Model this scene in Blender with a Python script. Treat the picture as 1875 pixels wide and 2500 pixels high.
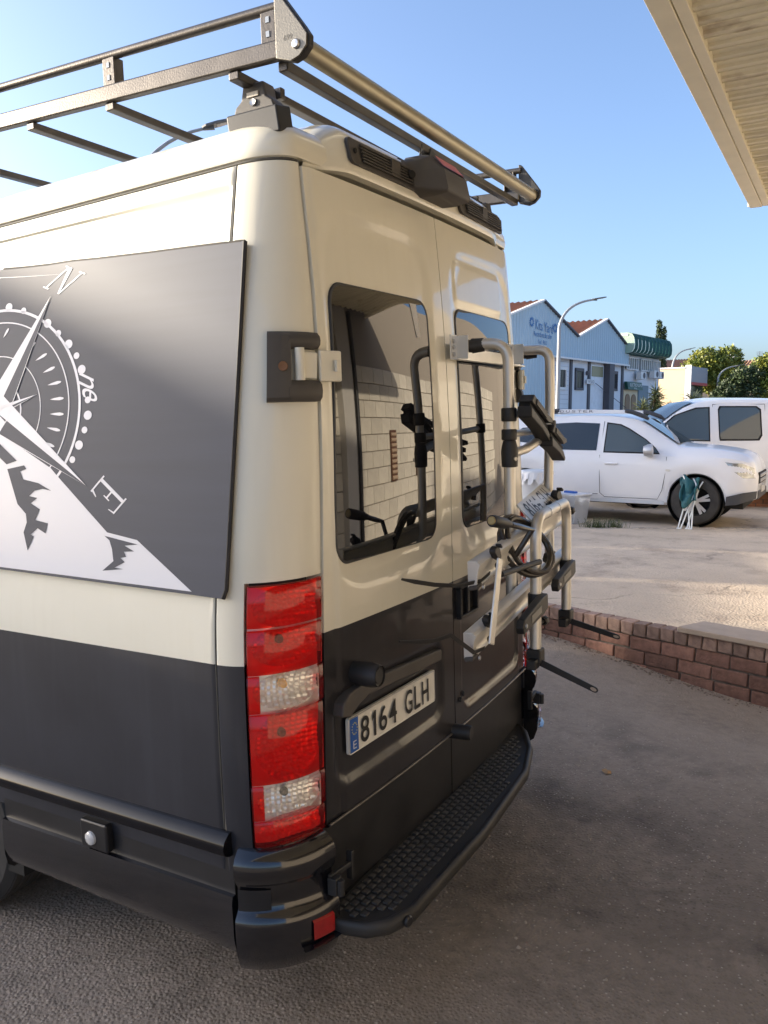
import bpy, bmesh, math, random
from mathutils import Vector, Matrix
random.seed(7)
R = math.radians
for o in list(bpy.data.objects): bpy.data.objects.remove(o)
SC = bpy.context.scene
COL = SC.collection

# ---------------------------------------------------------------- camera, sky, sun, exposure
CAM = Vector((-2.589, -1.266, 1.732))
YAW, PIT, TILT, FPX = 60.061, 6.618, -1.634, 1994.054
def basis(yaw, pit, rol):
    y, p, r = R(yaw), R(pit), R(rol)
    f = Vector((math.sin(y)*math.cos(p), math.cos(y)*math.cos(p), -math.sin(p)))
    ri = Vector((math.cos(y), -math.sin(y), 0)); up = ri.cross(f)
    return ri*math.cos(r)+up*math.sin(r), up*math.cos(r)-ri*math.sin(r), f
r_, u_, f_ = basis(YAW, PIT, 0)
cd = bpy.data.cameras.new('camera'); cam = bpy.data.objects.new('camera', cd); COL.objects.link(cam)
cam.matrix_world = Matrix.Translation(CAM) @ Matrix((r_, u_, -f_)).transposed().to_4x4()
cd.sensor_fit = 'HORIZONTAL'; cd.sensor_width = 36; cd.lens = 36*FPX/1875
cd.clip_start = .05; cd.clip_end = 3000
SC.camera = cam

SUN_H = Vector((-.33, .944, 0)).normalized(); SUN_EL = 14.0
sdir = (SUN_H*math.cos(R(SUN_EL))+Vector((0, 0, math.sin(R(SUN_EL))))).normalized()
w = bpy.data.worlds.new('World'); SC.world = w; w.use_nodes = True
nt = w.node_tree; bg = nt.nodes['Background']
sky = nt.nodes.new('ShaderNodeTexSky'); sky.sky_type = 'NISHITA'; sky.sun_disc = False
sky.sun_elevation = R(SUN_EL); sky.sun_rotation = math.atan2(SUN_H.x, SUN_H.y)
sky.air_density = .75; sky.dust_density = 3.2; sky.ozone_density = 2.5
tint = nt.nodes.new('ShaderNodeMix'); tint.data_type = 'RGBA'; tint.blend_type = 'MULTIPLY'; tint.inputs[0].default_value = 1; tint.inputs[7].default_value = (.97, .955, .965, 1)   # white balance
nt.links.new(sky.outputs[0], tint.inputs[6]); nt.links.new(tint.outputs[2], bg.inputs[0]); bg.inputs[1].default_value = .15
sd = bpy.data.lights.new('sun', 'SUN'); sd.energy = 3.8; sd.angle = R(.55); sd.color = (1, .88, .71)
sun = bpy.data.objects.new('sun', sd); COL.objects.link(sun); sun.location = (0, 0, 60)
sun.rotation_euler = (-sdir).to_track_quat('-Z', 'Y').to_euler()
SC.view_settings.view_transform = 'Standard'; SC.view_settings.look = 'None'
SC.view_settings.exposure = 1.58; SC.view_settings.gamma = 1; SC.view_settings.use_curve_mapping = False
SC.render.engine = 'CYCLES'
SC.cycles.max_bounces = 10; SC.cycles.transparent_max_bounces = 12; SC.cycles.glossy_bounces = 6
SC.cycles.sample_clamp_indirect = 6

# ---------------------------------------------------------------- frames: the van stands on a slightly tilted yard
bv = basis(YAW, PIT, TILT)
rot = Matrix((r_, u_, f_)).transposed() @ Matrix(bv)
VAN = Matrix.Translation(CAM) @ rot.to_4x4() @ Matrix.Translation(-CAM)
WORLD = Matrix.Identity(4)

# ---------------------------------------------------------------- helpers
def lerp(a, b, t): return a+(b-a)*t
def ss(a, b, x):
    t = max(0., min(1., (x-a)/(b-a))); return t*t*(3-2*t)
def ip(tab, x):
    if x <= tab[0][0]: return tab[0][1]
    for (a, u), (b, v) in zip(tab, tab[1:]):
        if x <= b: return lerp(u, v, (x-a)/(b-a))
    return tab[-1][1]
def sip(tab, x):            # smooth interpolation
    if x <= tab[0][0]: return tab[0][1]
    n = len(tab)
    for i in range(n-1):
        a, u = tab[i]; b, v = tab[i+1]
        if x <= b:
            t = (x-a)/(b-a)
            m0 = (v-tab[max(i-1, 0)][1])/(b-tab[max(i-1, 0)][0]); m1 = (tab[min(i+2, n-1)][1]-u)/(tab[min(i+2, n-1)][0]-a)
            h = b-a
            return (2*t**3-3*t*t+1)*u+(t**3-2*t*t+t)*h*m0+(-2*t**3+3*t*t)*v+(t**3-t*t)*h*m1
    return tab[-1][1]
BASE = {}
def thing(name, label, cat, base=(0, 0, 0), frame=WORLD, group=None, local=False, rotz=0):
    o = bpy.data.objects.new(name, None); COL.objects.link(o)
    o.empty_display_size = .2
    o.matrix_world = frame @ Matrix.Translation(base) @ Matrix.Rotation(rotz, 4, 'Z')
    o['label'] = label; o['category'] = cat
    if group: o['group'] = group
    BASE[o.name] = Vector((0, 0, 0)) if local else Vector(base)
    return o
def rootbase(p):
    while p.parent: p = p.parent
    return BASE.get(p.name, Vector((0, 0, 0)))
class MB:
    def __init__(s): s.v = []; s.f = []; s.m = []
    def add(s, vs, fs, mi=0):
        n = len(s.v); s.v += [tuple(p) for p in vs]; s.f += [tuple(i+n for i in f) for f in fs]; s.m += [mi]*len(fs); return s
    def box(s, c, d, rot=None, mi=0):
        a, b, e = [k/2 for k in d]
        vs = [Vector((x, y, z)) for x in (-a, a) for y in (-b, b) for z in (-e, e)]
        if rot is not None: vs = [rot @ p for p in vs]
        c = Vector(c)
        return s.add([c+p for p in vs], [(0, 1, 3, 2), (4, 6, 7, 5), (0, 4, 5, 1), (2, 3, 7, 6), (0, 2, 6, 4), (1, 5, 7, 3)], mi)
    def bar(s, a, b, wdt, h, up=(0, 0, 1), mi=0):       # box from a to b
        a, b = Vector(a), Vector(b); d = b-a; L = d.length; d.normalize()
        sx = d.cross(Vector(up)).normalized(); uz = sx.cross(d)
        return s.box((a+b)/2, (wdt, L, h), Matrix((sx, d, uz)).transposed(), mi)
    def tube(s, pts, r, n=12, caps=True, mi=0):
        pts = [Vector(p) for p in pts]; k = len(pts)
        rs = r if isinstance(r, (list, tuple)) else [r]*k
        t0 = (pts[1]-pts[0]).normalized()
        ref = Vector((0, 0, 1)) if abs(t0.z) < .9 else Vector((1, 0, 0))
        nx = (ref-t0*ref.dot(t0)).normalized(); vs = []
        for i, p in enumerate(pts):
            t = (pts[min(i+1, k-1)]-pts[max(i-1, 0)]).normalized()
            nx = (nx-t*nx.dot(t)).normalized(); ny = t.cross(nx)
            for j in range(n):
                a = 2*math.pi*j/n; vs.append(p+(nx*math.cos(a)+ny*math.sin(a))*rs[i])
        fs = [(i*n+j, i*n+(j+1) % n, (i+1)*n+(j+1) % n, (i+1)*n+j) for i in range(k-1) for j in range(n)]
        if caps: fs += [tuple(range(n))[::-1], tuple(range((k-1)*n, k*n))]
        return s.add(vs, fs, mi)
    def cyl(s, a, b, r, n=16, mi=0): return s.tube([a, b], r, n, True, mi)
    def prism(s, poly, vec, mi=0):
        n = len(poly); vec = Vector(vec); a = [Vector(p) for p in poly]
        return s.add(a+[p+vec for p in a], [tuple(range(n))[::-1], tuple(range(n, 2*n))]+[(i, (i+1) % n, n+(i+1) % n, n+i) for i in range(n)], mi)
    def grid(s, fn, us, vs_, mi=0, flip=False, mfn=None):
        nu, nv = len(us), len(vs_); n = len(s.v)
        s.v += [tuple(fn(u, v)) for u in us for v in vs_]
        for i in range(nu-1):
            for j in range(nv-1):
                q = (i*nv+j, (i+1)*nv+j, (i+1)*nv+j+1, i*nv+j+1)
                s.f.append(tuple(n+k for k in (q[::-1] if flip else q))); s.m.append(mfn(us[i], vs_[j]) if mfn else mi)
        return s
    def lathe(s, prof, o, ax, n=24, mi=0):
        o, ax = Vector(o), Vector(ax).normalized()
        ref = Vector((0, 0, 1)) if abs(ax.z) < .9 else Vector((1, 0, 0))
        a = (ref-ax*ref.dot(ax)).normalized(); b = ax.cross(a); k = len(prof)
        vs = [o+ax*h+(a*math.cos(2*math.pi*j/n)+b*math.sin(2*math.pi*j/n))*r for r, h in prof for j in range(n)]
        return s.add(vs, [(i*n+j, i*n+(j+1) % n, (i+1)*n+(j+1) % n, (i+1)*n+j) for i in range(k-1) for j in range(n)], mi)
    def build(s, name, mats, parent=None, smooth=False, bevel=0, seg=2, kind=None, label=None, fix=True, angle=35):
        b = rootbase(parent) if parent else Vector((0, 0, 0))
        me = bpy.data.meshes.new(name)
        me.from_pydata([(p[0]-b.x, p[1]-b.y, p[2]-b.z) for p in s.v], [], s.f)
        for m_ in (mats if isinstance(mats, (list, tuple)) else [mats]): me.materials.append(m_)
        me.polygons.foreach_set('material_index', s.m)
        if fix:
            bm = bmesh.new(); bm.from_mesh(me); bmesh.ops.recalc_face_normals(bm, faces=bm.faces); bm.to_mesh(me); bm.free()
        if smooth or bevel:
            me.polygons.foreach_set('use_smooth', [True]*len(me.polygons))
            me.set_sharp_from_angle(angle=R(angle))
        o = bpy.data.objects.new(name, me); COL.objects.link(o); o.parent = parent
        if bevel:
            md = o.modifiers.new('bevel', 'BEVEL'); md.width = bevel; md.segments = seg; md.limit_method = 'ANGLE'; md.angle_limit = R(30)
            md.harden_normals = True
        if kind: o['kind'] = kind
        if label: o['label'] = label
        return o
def copy_tree(o, parent=None):
    c = o.copy(); COL.objects.link(c); c.parent = parent
    for ch in list(o.children): copy_tree(ch, c)
    return c
def bend(pts, rad, n=7):            # polyline with rounded corners
    P = [Vector(p) for p in pts]; out = [P[0]]
    for i in range(1, len(P)-1):
        a, b, c = P[i-1], P[i], P[i+1]
        d1, d2 = (a-b), (c-b); r = min(rad, d1.length*.48, d2.length*.48)
        p, q = b+d1.normalized()*r, b+d2.normalized()*r
        for k in range(n+1):
            t = k/n; out.append(p*(1-t)**2+b*2*t*(1-t)+q*t*t)
    return out+[P[-1]]
def rrect(x0, x1, y0, y1, r, n=5):
    o = []
    for cx, cy, a0 in ((x1-r, y1-r, 0), (x0+r, y1-r, 90), (x0+r, y0+r, 180), (x1-r, y0+r, 270)):
        for k in range(n+1):
            a = R(a0+90*k/n); o.append((cx+r*math.cos(a), cy+r*math.sin(a)))
    return o
def frange(a, b, n): return [a+(b-a)*i/(n-1) for i in range(n)]
_tc = {}
def text2d(t, size=1.0, bold=0):
    if (t, bold) not in _tc:
        c = bpy.data.curves.new('lettering', 'FONT'); c.body = t; c.offset = bold; c.size = 1; c.resolution_u = 6
        o = bpy.data.objects.new('lettering', c); COL.objects.link(o)
        bpy.context.view_layer.update()
        me = bpy.data.meshes.new_from_object(o.evaluated_get(bpy.context.evaluated_depsgraph_get()))
        _tc[(t, bold)] = ([(v.co.x, v.co.y) for v in me.vertices], [tuple(p.vertices) for p in me.polygons])
        bpy.data.objects.remove(o); bpy.data.curves.remove(c); bpy.data.meshes.remove(me)
    vs, fs = _tc[(t, bold)]
    return [(x*size, y*size) for x, y in vs], fs
ONE = [(.009, 0), (.0205, 0), (.0205, .078), (.012, .078), (0, .062), (0, .049), (.009, .057)]
def put_text(mb, t, w_, h_, fn, mi=0, shear=0, bold=0):          # text stretched to w x h, fn(u,v)->3d
    if t == '1': mb.add([fn(u, v) for u, v in ONE], [tuple(range(7))], mi); return
    vs, fs = text2d(t, 1.0, bold)
    x0, x1 = min(p[0] for p in vs), max(p[0] for p in vs); y0, y1 = min(p[1] for p in vs), max(p[1] for p in vs)
    mb.add([fn((x-x0)/(x1-x0)*w_+shear*(y-y0)/(y1-y0)*h_, (y-y0)/(y1-y0)*h_) for x, y in vs], fs, mi)

# ---------------------------------------------------------------- materials
MATS = {}
def mat(name, col, rough=.5, metal=0, var=0, vscale=4, bump=0, bscale=60, coat=0, ior=1.5, rvar=0, col2=None, var2=.5, v2scale=1.0, coords='Object', bdist=.01, trans=0, sheen=0, rnd=0, detail=5, sss=0, stretch=None):
    if name in MATS: return MATS[name]
    m = bpy.data.materials.new(name); m.use_nodes = True; MATS[name] = m
    n, l = m.node_tree.nodes, m.node_tree.links; b = n['Principled BSDF']
    b.inputs['Roughness'].default_value = rough; b.inputs['Metallic'].default_value = metal; b.inputs['IOR'].default_value = ior
    b.inputs['Coat Weight'].default_value = coat; b.inputs['Coat Roughness'].default_value = .03
    b.inputs['Transmission Weight'].default_value = trans
    tc = n.new('ShaderNodeTexCoord'); vec = tc.outputs[coords]
    if stretch:
        mp = n.new('ShaderNodeMapping'); mp.inputs['Scale'].default_value = stretch; l.new(vec, mp.inputs[0]); vec = mp.outputs[0]
    def noise(sc, dt=detail):
        k = n.new('ShaderNodeTexNoise'); k.inputs['Scale'].default_value = sc; k.inputs['Detail'].default_value = dt; l.new(vec, k.inputs['Vector']); return k.outputs['Fac']
    c = None
    if col2:
        mx = n.new('ShaderNodeMix'); mx.data_type = 'RGBA'; mx.inputs[6].default_value = (*col, 1); mx.inputs[7].default_value = (*col2, 1)
        rp = n.new('ShaderNodeMapRange'); rp.inputs[1].default_value = var2-.1; rp.inputs[2].default_value = var2+.12
        l.new(noise(v2scale), rp.inputs[0]); l.new(rp.outputs[0], mx.inputs[0]); c = mx.outputs[2]
    if var or rnd:
        hs = n.new('ShaderNodeHueSaturation')
        if c: l.new(c, hs.inputs['Color'])
        else: hs.inputs['Color'].default_value = (*col, 1)
        val = None
        if var:
            rp = n.new('ShaderNodeMapRange'); rp.inputs[1].default_value = .25; rp.inputs[2].default_value = .75
            rp.inputs[3].default_value = 1-var; rp.inputs[4].default_value = 1+var; l.new(noise(vscale), rp.inputs[0]); val = rp.outputs[0]
        if rnd:
            oi = n.new('ShaderNodeObjectInfo'); rp = n.new('ShaderNodeMapRange'); rp.inputs[3].default_value = 1-rnd; rp.inputs[4].default_value = 1+rnd
            l.new(oi.outputs['Random'], rp.inputs[0])
            if val:
                mu = n.new('ShaderNodeMath'); mu.operation = 'MULTIPLY'; l.new(val, mu.inputs[0]); l.new(rp.outputs[0], mu.inputs[1]); val = mu.outputs[0]
            else: val = rp.outputs[0]
        l.new(val, hs.inputs['Value']); c = hs.outputs[0]
    if c: l.new(c, b.inputs['Base Color'])
    else: b.inputs['Base Color'].default_value = (*col, 1)
    if rvar:
        rp = n.new('ShaderNodeMapRange'); rp.inputs[3].default_value = max(0, rough-rvar); rp.inputs[4].default_value = rough+rvar
        l.new(noise(7), rp.inputs[0]); l.new(rp.outputs[0], b.inputs['Roughness'])
    if bump:
        bp = n.new('ShaderNodeBump'); bp.inputs['Strength'].default_value = bump; bp.inputs['Distance'].default_value = bdist
        l.new(noise(bscale, 4), bp.inputs['Height']); l.new(bp.outputs[0], b.inputs['Normal'])
    return m
def two_tone(name, top, low, zb, r1, r2, coat1, coat2):
    m = bpy.data.materials.new(name); m.use_nodes = True; MATS[name] = m
    n, l = m.node_tree.nodes, m.node_tree.links; b = n['Principled BSDF']
    tc = n.new('ShaderNodeTexCoord'); sp = n.new('ShaderNodeSeparateXYZ'); l.new(tc.outputs['Object'], sp.inputs[0])
    gt = n.new('ShaderNodeMath'); gt.operation = 'GREATER_THAN'; gt.inputs[1].default_value = zb; l.new(sp.outputs[2], gt.inputs[0])
    ns = n.new('ShaderNodeTexNoise'); ns.inputs['Scale'].default_value = 3; ns.inputs['Detail'].default_value = 6; l.new(tc.outputs['Object'], ns.inputs[0])
    def mixc(a, c, fac, col=True):
        k = n.new('ShaderNodeMix'); k.data_type = 'RGBA' if col else 'FLOAT'
        i, j, q = (6, 7, 2) if col else (2, 3, 0)
        for s_, v in ((i, a), (j, c)):
            if hasattr(v, 'is_linked'): l.new(v, k.inputs[s_])
            else: k.inputs[s_].default_value = (*v, 1) if col else v
        l.new(fac, k.inputs[0]); return k.outputs[q]
    fine = n.new('ShaderNodeMapRange'); fine.inputs[1].default_value = .35; fine.inputs[2].default_value = .7; l.new(ns.outputs[0], fine.inputs[0])
    lowc = mixc(low, tuple(k*1.35+.004 for k in low), fine.outputs[0]); topc = mixc(top, tuple(k*.955 for k in top), fine.outputs[0])
    mp = n.new('ShaderNodeMapping'); mp.inputs['Scale'].default_value = (14, 14, 1.1); l.new(tc.outputs['Object'], mp.inputs[0])
    sk = n.new('ShaderNodeTexNoise'); sk.inputs['Scale'].default_value = 1.6; sk.inputs['Detail'].default_value = 7; l.new(mp.outputs[0], sk.inputs[0])
    sf = n.new('ShaderNodeMapRange'); sf.inputs[1].default_value = .52; sf.inputs[2].default_value = .78; sf.inputs[4].default_value = .5; l.new(sk.outputs[0], sf.inputs[0])
    lowc = mixc(lowc, tuple(k*1.6+.006 for k in low), sf.outputs[0]); topc = mixc(topc, tuple(k*f for k, f in zip(top, (.93, .92, .9))), sf.outputs[0])
    l.new(mixc(lowc, topc, gt.outputs[0]), b.inputs['Base Color'])
    l.new(mixc(r2, r1, gt.outputs[0], False), b.inputs['Roughness']); b.inputs['Specular IOR Level'].default_value = .3
    l.new(mixc(coat2, coat1, gt.outputs[0], False), b.inputs['Coat Weight']); b.inputs['Coat Roughness'].default_value = .035
    nb = n.new('ShaderNodeTexNoise'); nb.inputs['Scale'].default_value = 4.5; nb.inputs['Detail'].default_value = 2; l.new(tc.outputs['Object'], nb.inputs[0])
    bp = n.new('ShaderNodeBump'); bp.inputs['Strength'].default_value = .35; bp.inputs['Distance'].default_value = .006
    l.new(nb.outputs[0], bp.inputs['Height']); l.new(bp.outputs[0], b.inputs['Normal']); l.new(bp.outputs[0], b.inputs['Coat Normal'])
    return m
def lens(name, tint, refl=.12, rough=.02, bump=0, bscale=90, body=None, bw_=.5):
    m = bpy.data.materials.new(name); m.use_nodes = True; MATS[name] = m
    n, l = m.node_tree.nodes, m.node_tree.links; n.remove(n['Principled BSDF']); out = n['Material Output']
    t = n.new('ShaderNodeBsdfTransparent'); t.inputs[0].default_value = (*tint, 1)
    g = n.new('ShaderNodeBsdfGlossy'); g.inputs['Roughness'].default_value = rough
    fr = n.new('ShaderNodeFresnel'); fr.inputs[0].default_value = 1.5
    ma = n.new('ShaderNodeMath'); ma.operation = 'ADD'; ma.inputs[1].default_value = refl-.04; l.new(fr.outputs[0], ma.inputs[0])
    mx = n.new('ShaderNodeMixShader'); l.new(ma.outputs[0], mx.inputs[0]); l.new(t.outputs[0], mx.inputs[1]); l.new(g.outputs[0], mx.inputs[2])
    if body:
        df = n.new('ShaderNodeBsdfDiffuse'); df.inputs[0].default_value = (*body, 1)
        m2 = n.new('ShaderNodeMixShader'); m2.inputs[0].default_value = bw_
        l.new(t.outputs[0], m2.inputs[1]); l.new(df.outputs[0], m2.inputs[2]); l.new(m2.outputs[0], mx.inputs[1])
    if bump:
        tc = n.new('ShaderNodeTexCoord'); ns = n.new('ShaderNodeTexNoise'); ns.inputs['Scale'].default_value = bscale; l.new(tc.outputs['Object'], ns.inputs[0])
        bp = n.new('ShaderNodeBump'); bp.inputs['Strength'].default_value = bump; bp.inputs['Distance'].default_value = .005; l.new(ns.outputs[0], bp.inputs['Height'])
        l.new(bp.outputs[0], g.inputs['Normal'])
    l.new(mx.outputs[0], out.inputs[0]); return m

CREAM = (.74, .71, .595); GREY = (.019, .0205, .027)
M_SIDE = two_tone('van_side_paint', CREAM, GREY, 1.096, .5, .42, .6, .5)
M_DOOR = two_tone('van_door_paint', CREAM, (.016, .015, .017), 1.146, .3, .33, .9, .5)
M_CREAM = mat('cream_paint', CREAM, .32, coat=.8, var=.03, vscale=3)
M_BLACKG = mat('black_gloss_paint', (.007, .007, .009), .16, coat=1, var=.5, vscale=9, rvar=.06)
M_MOULD = mat('black_moulding_paint', (.006, .006, .008), .12, var=.4, vscale=9, rvar=.05, ior=1.36)
M_BLACKS = mat('black_satin_panel', (.014, .014, .016), .42, var=.4, vscale=7, rvar=.1)
M_PLAS = mat('black_plastic', (.02, .02, .021), .5, var=.25, vscale=12, bump=.15, bscale=400, bdist=.002)
M_PLASG = mat('grey_plastic', (.062, .056, .051), .55, var=.15, vscale=10, bump=.2, bscale=500, bdist=.002)
M_RUB = mat('tread_rubber', (.022, .021, .02), .55, var=.3, vscale=8, bump=.2, bscale=300, bdist=.002)
M_DARK = mat('dark_void', (.006, .006, .006), .8)
M_ALU = mat('anodised_aluminium', (.66, .64, .60), .42, metal=.75, var=.06, vscale=6, rvar=.06)
M_RAIL = mat('pale_anodised_rail', (.74, .72, .67), .38, metal=.35, var=.05, vscale=6, rvar=.05)
M_ALUB = mat('brushed_aluminium', (.7, .69, .66), .42, metal=.75, var=.08, vscale=9, rvar=.08)
M_RACK = mat('bronze_black_steel', (.092, .083, .075), .38, metal=.7, var=.2, vscale=12, rvar=.08, bump=.08, bscale=200)
M_ROLL = mat('galvanised_roller', (.36, .33, .25), .42, metal=.85, var=.15, vscale=8, rvar=.1)
M_STEEL = mat('zinc_steel', (.5, .5, .5), .35, metal=1)
M_GLASS = mat('tinted_rear_glass', (.006, .006, .007), .015, ior=1.9)
M_REDL = lens('red_lens', (.99, .035, .02), .05, body=(.55, .005, .006), bw_=.2)
M_CLRL = lens('clear_lens', (.97, .96, .93), .06, body=(.85, .85, .83), bw_=.06)
M_SILV = mat('silver_reflector', (.95, .95, .94), .22, metal=.55)
M_REDP = mat('red_plastic', (.30, .008, .008), .25, coat=.6, var=.2, vscale=60)
M_AMBER = mat('amber_bulb', (.8, .4, .05), .1, coat=1)
M_BOARD = mat('dark_blue_board', (.036, .043, .066), .56, var=.08, vscale=5, stretch=(1, .3, 6), ior=1.45)
M_PRINT = mat('white_print', (.60, .61, .66), .4, coat=.15)
M_EDGE = mat('board_edge', (.02, .017, .015), .7, var=.4, vscale=20)
M_PLATE = mat('plate_white', (.72, .7, .63), .35, var=.07, vscale=22, coat=.4)
M_PBLUE = mat('plate_blue', (.01, .09, .38), .35, coat=.3)
M_INK = mat('black_lettering', (.012, .012, .012), .45)
M_YEL = mat('yellow_star', (.7, .6, .05), .5)
M_TYRE = mat('tyre_rubber', (.04, .037, .034), .75, var=.3, vscale=10)
M_WHITE = mat('white_car_paint', (.78, .78, .79), .3, coat=.7, var=.02, vscale=3)
M_CARGL = mat('car_glass', (.012, .02, .026), .02, ior=1.75)
M_CARGL2 = mat('clear_car_glass', (.07, .09, .095), .03, ior=1.7)
M_ALLOY = mat('alloy_wheel', (.62, .62, .63), .35, metal=.35)
M_CAP = mat('hubcap_plastic', (.36, .36, .37), .4)

# ---------------------------------------------------------------- ground
def zplane(x, y):               # height of the tilted yard under the van, in world
    a = VAN @ Vector((0, 0, 0)); nrm = (VAN.to_3x3() @ Vector((0, 0, 1)))
    return a.z-(nrm.x*(x-a.x)+nrm.y*(y-a.y))/nrm.z
def ssd(a, b, x): return 1-ss(b, a, x) if a > b else ss(a, b, x)
def yard_z(x, y):
    near = 1-ss(6, 14, math.hypot(x-1, y))
    return zplane(x, y)*near-.2*ss(1.2, 3.0, x)*ssd(1.0, -1.0, y)
def ground_mat(name, base, dark, light, stone, scale, bump, rough=.85, crack=.5, stonew=.5, dust=None):
    m = bpy.data.materials.new(name); m.use_nodes = True
    n, l = m.node_tree.nodes, m.node_tree.links; b = n['Principled BSDF']; b.inputs['Roughness'].default_value = rough
    tc = n.new('ShaderNodeTexCoord'); vec = tc.outputs['Object']
    def noise(sc, dt=6, ro=.55):
        k = n.new('ShaderNodeTexNoise'); k.inputs['Scale'].default_value = sc; k.inputs['Detail'].default_value = dt; k.inputs['Roughness'].default_value = ro; l.new(vec, k.inputs[0]); return k.outputs[0]
    def rng(x, a, c, d=0, e=1):
        k = n.new('ShaderNodeMapRange'); k.inputs[1].default_value = a; k.inputs[2].default_value = c; k.inputs[3].default_value = d; k.inputs[4].default_value = e; l.new(x, k.inputs[0]); return k.outputs[0]
    def mix(a, c, fac):
        k = n.new('ShaderNodeMix'); k.data_type = 'RGBA'
        for s_, v in ((6, a), (7, c)):
            if hasattr(v, 'is_linked'): l.new(v, k.inputs[s_])
            else: k.inputs[s_].default_value = (*v, 1)
        l.new(fac, k.inputs[0]); return k.outputs[2]
    def math_(op, a, c):
        k = n.new('ShaderNodeMath'); k.operation = op
        for i, v in ((0, a), (1, c)):
            if hasattr(v, 'is_linked'): l.new(v, k.inputs[i])
            else: k.inputs[i].default_value = v
        return k.outputs[0]
    c = mix(base, light, rng(noise(.9, 8, .65), .42, .62)); c = mix(c, dark, rng(noise(1.7, 9, .68), .5, .66))
    c = mix(c, tuple(k*1.5 for k in dark), rng(noise(scale*.35), .45, .8))
    vo = n.new('ShaderNodeTexVoronoi'); vo.inputs['Scale'].default_value = scale; l.new(vec, vo.inputs[0])
    sp = n.new('ShaderNodeSeparateXYZ'); l.new(vo.outputs['Color'], sp.inputs[0])
    pick = math_('MULTIPLY', rng(sp.outputs[0], .80, .86), rng(vo.outputs['Distance'], .32, .22))
    c = mix(c, stone, math_('MULTIPLY', pick, stonew))
    pick2 = math_('MULTIPLY', rng(sp.outputs[1], .7, .76), rng(vo.outputs['Distance'], .45, .3))
    c = mix(c, tuple(k*.45 for k in dark), math_('MULTIPLY', pick2, math_('MULTIPLY', rng(noise(3), .4, .65), .5)))
    st = noise(.55, 3, .5); c = mix(c, tuple(k*.55 for k in dark), math_('MULTIPLY', rng(st, .62, .72), .55))      # old oil stains
    # wandering cracks
    wn = n.new('ShaderNodeTexNoise'); wn.inputs['Scale'].default_value = 1.6; wn.inputs['Detail'].default_value = 5; l.new(vec, wn.inputs[0])
    mv = n.new('ShaderNodeVectorMath'); mv.operation = 'MULTIPLY_ADD'; mv.inputs[1].default_value = (.9, .9, .9); l.new(wn.outputs['Color'], mv.inputs[0]); l.new(vec, mv.inputs[2])
    v2 = n.new('ShaderNodeTexVoronoi'); v2.feature = 'DISTANCE_TO_EDGE'; v2.inputs['Scale'].default_value = .33; l.new(mv.outputs[0], v2.inputs[0])
    ck = math_('MULTIPLY', rng(v2.outputs[0], .008, .002), rng(noise(.8), .45, .6))
    c = mix(c, tuple(k*.35 for k in dark), math_('MULTIPLY', ck, crack))
    if dust:            # pale sand blown against the wall and the raised yard
        sx = n.new('ShaderNodeSeparateXYZ'); l.new(vec, sx.inputs[0])
        q = math_('SUBTRACT', sx.outputs[0], math_('MULTIPLY', sx.outputs[1], .25)); q = math_('ADD', q, math_('MULTIPLY', noise(1.3, 8, .6), 1.6))
        c = mix(c, dust, math_('MULTIPLY', rng(q, 1.9, 3.9), rng(noise(16, 6, .7), .25, .6, .35, .95)))
    l.new(c, b.inputs['Base Color'])
    hgt = math_('ADD', math_('MULTIPLY', noise(scale*.8, 3), .8), math_('MULTIPLY', rng(vo.outputs['Distance'], .6, 0), .7))
    hgt = math_('SUBTRACT', hgt, math_('MULTIPLY', ck, 3*crack))
    bp = n.new('ShaderNodeBump'); bp.inputs['Strength'].default_value = bump; bp.inputs['Distance'].default_value = .012
    l.new(hgt, bp.inputs['Height']); l.new(bp.outputs[0], b.inputs['Normal']); return m
M_ASPH = ground_mat('worn_asphalt', (.195, .164, .134), (.105, .088, .072), (.26, .22, .182), (.55, .51, .45), 75, .5, crack=.08, dust=(.33, .275, .22))
M_TERR = ground_mat('dusty_concrete', (.56, .455, .335), (.38, .30, .225), (.65, .53, .395), (.6, .53, .45), 45, .5, crack=.45, stonew=.25)
far = [-500, -120, -40, -15, -8]+frange(-6, 8, 71)+[10, 15, 25, 40, 120, 500]
g = MB().grid(lambda x, y: (x, y, yard_z(x, y)), far, far).build('yard_ground', M_ASPH, smooth=True); g['kind'] = 'structure'
# wall line (front face, world)
WA = Vector((3.50, .76, 0)); WD = Vector((-.45, -1.63, 0)).normalized(); WN = Vector((-WD.y, WD.x, 0))
if WN.x > 0: WN = -WN                                     # towards the van
def wp(s, d=0, z=0): return WA+WD*s-WN*d+Vector((0, 0, z))
ZT = .235
def zt(x): return ZT-.145*min(1, max(0, (x-3.4)/7.5))
ds = [.09, .5, 1, 2, 3, 4, 5, 6, 7, 8, 9, 12, 20, 40, 80, 160, 320, 600]; sv = [-600, -200, -80, -40, -20, -12, -8]+frange(-6, 4.4, 14)
def tp(s_, d): p = wp(s_, d); return (p.x, p.y, zt(p.x))
t = MB().grid(tp, sv, ds).grid(lambda s_, k: tp(s_, .09)[:2]+(tp(s_, .09)[2]-k,), sv, [0, .8]).grid(lambda d, k: tp(4.4, d)[:2]+(tp(4.4, d)[2]-k,), ds, [0, .8]).build('terrace_ground', M_TERR, smooth=True)
t['kind'] = 'structure'

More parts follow.
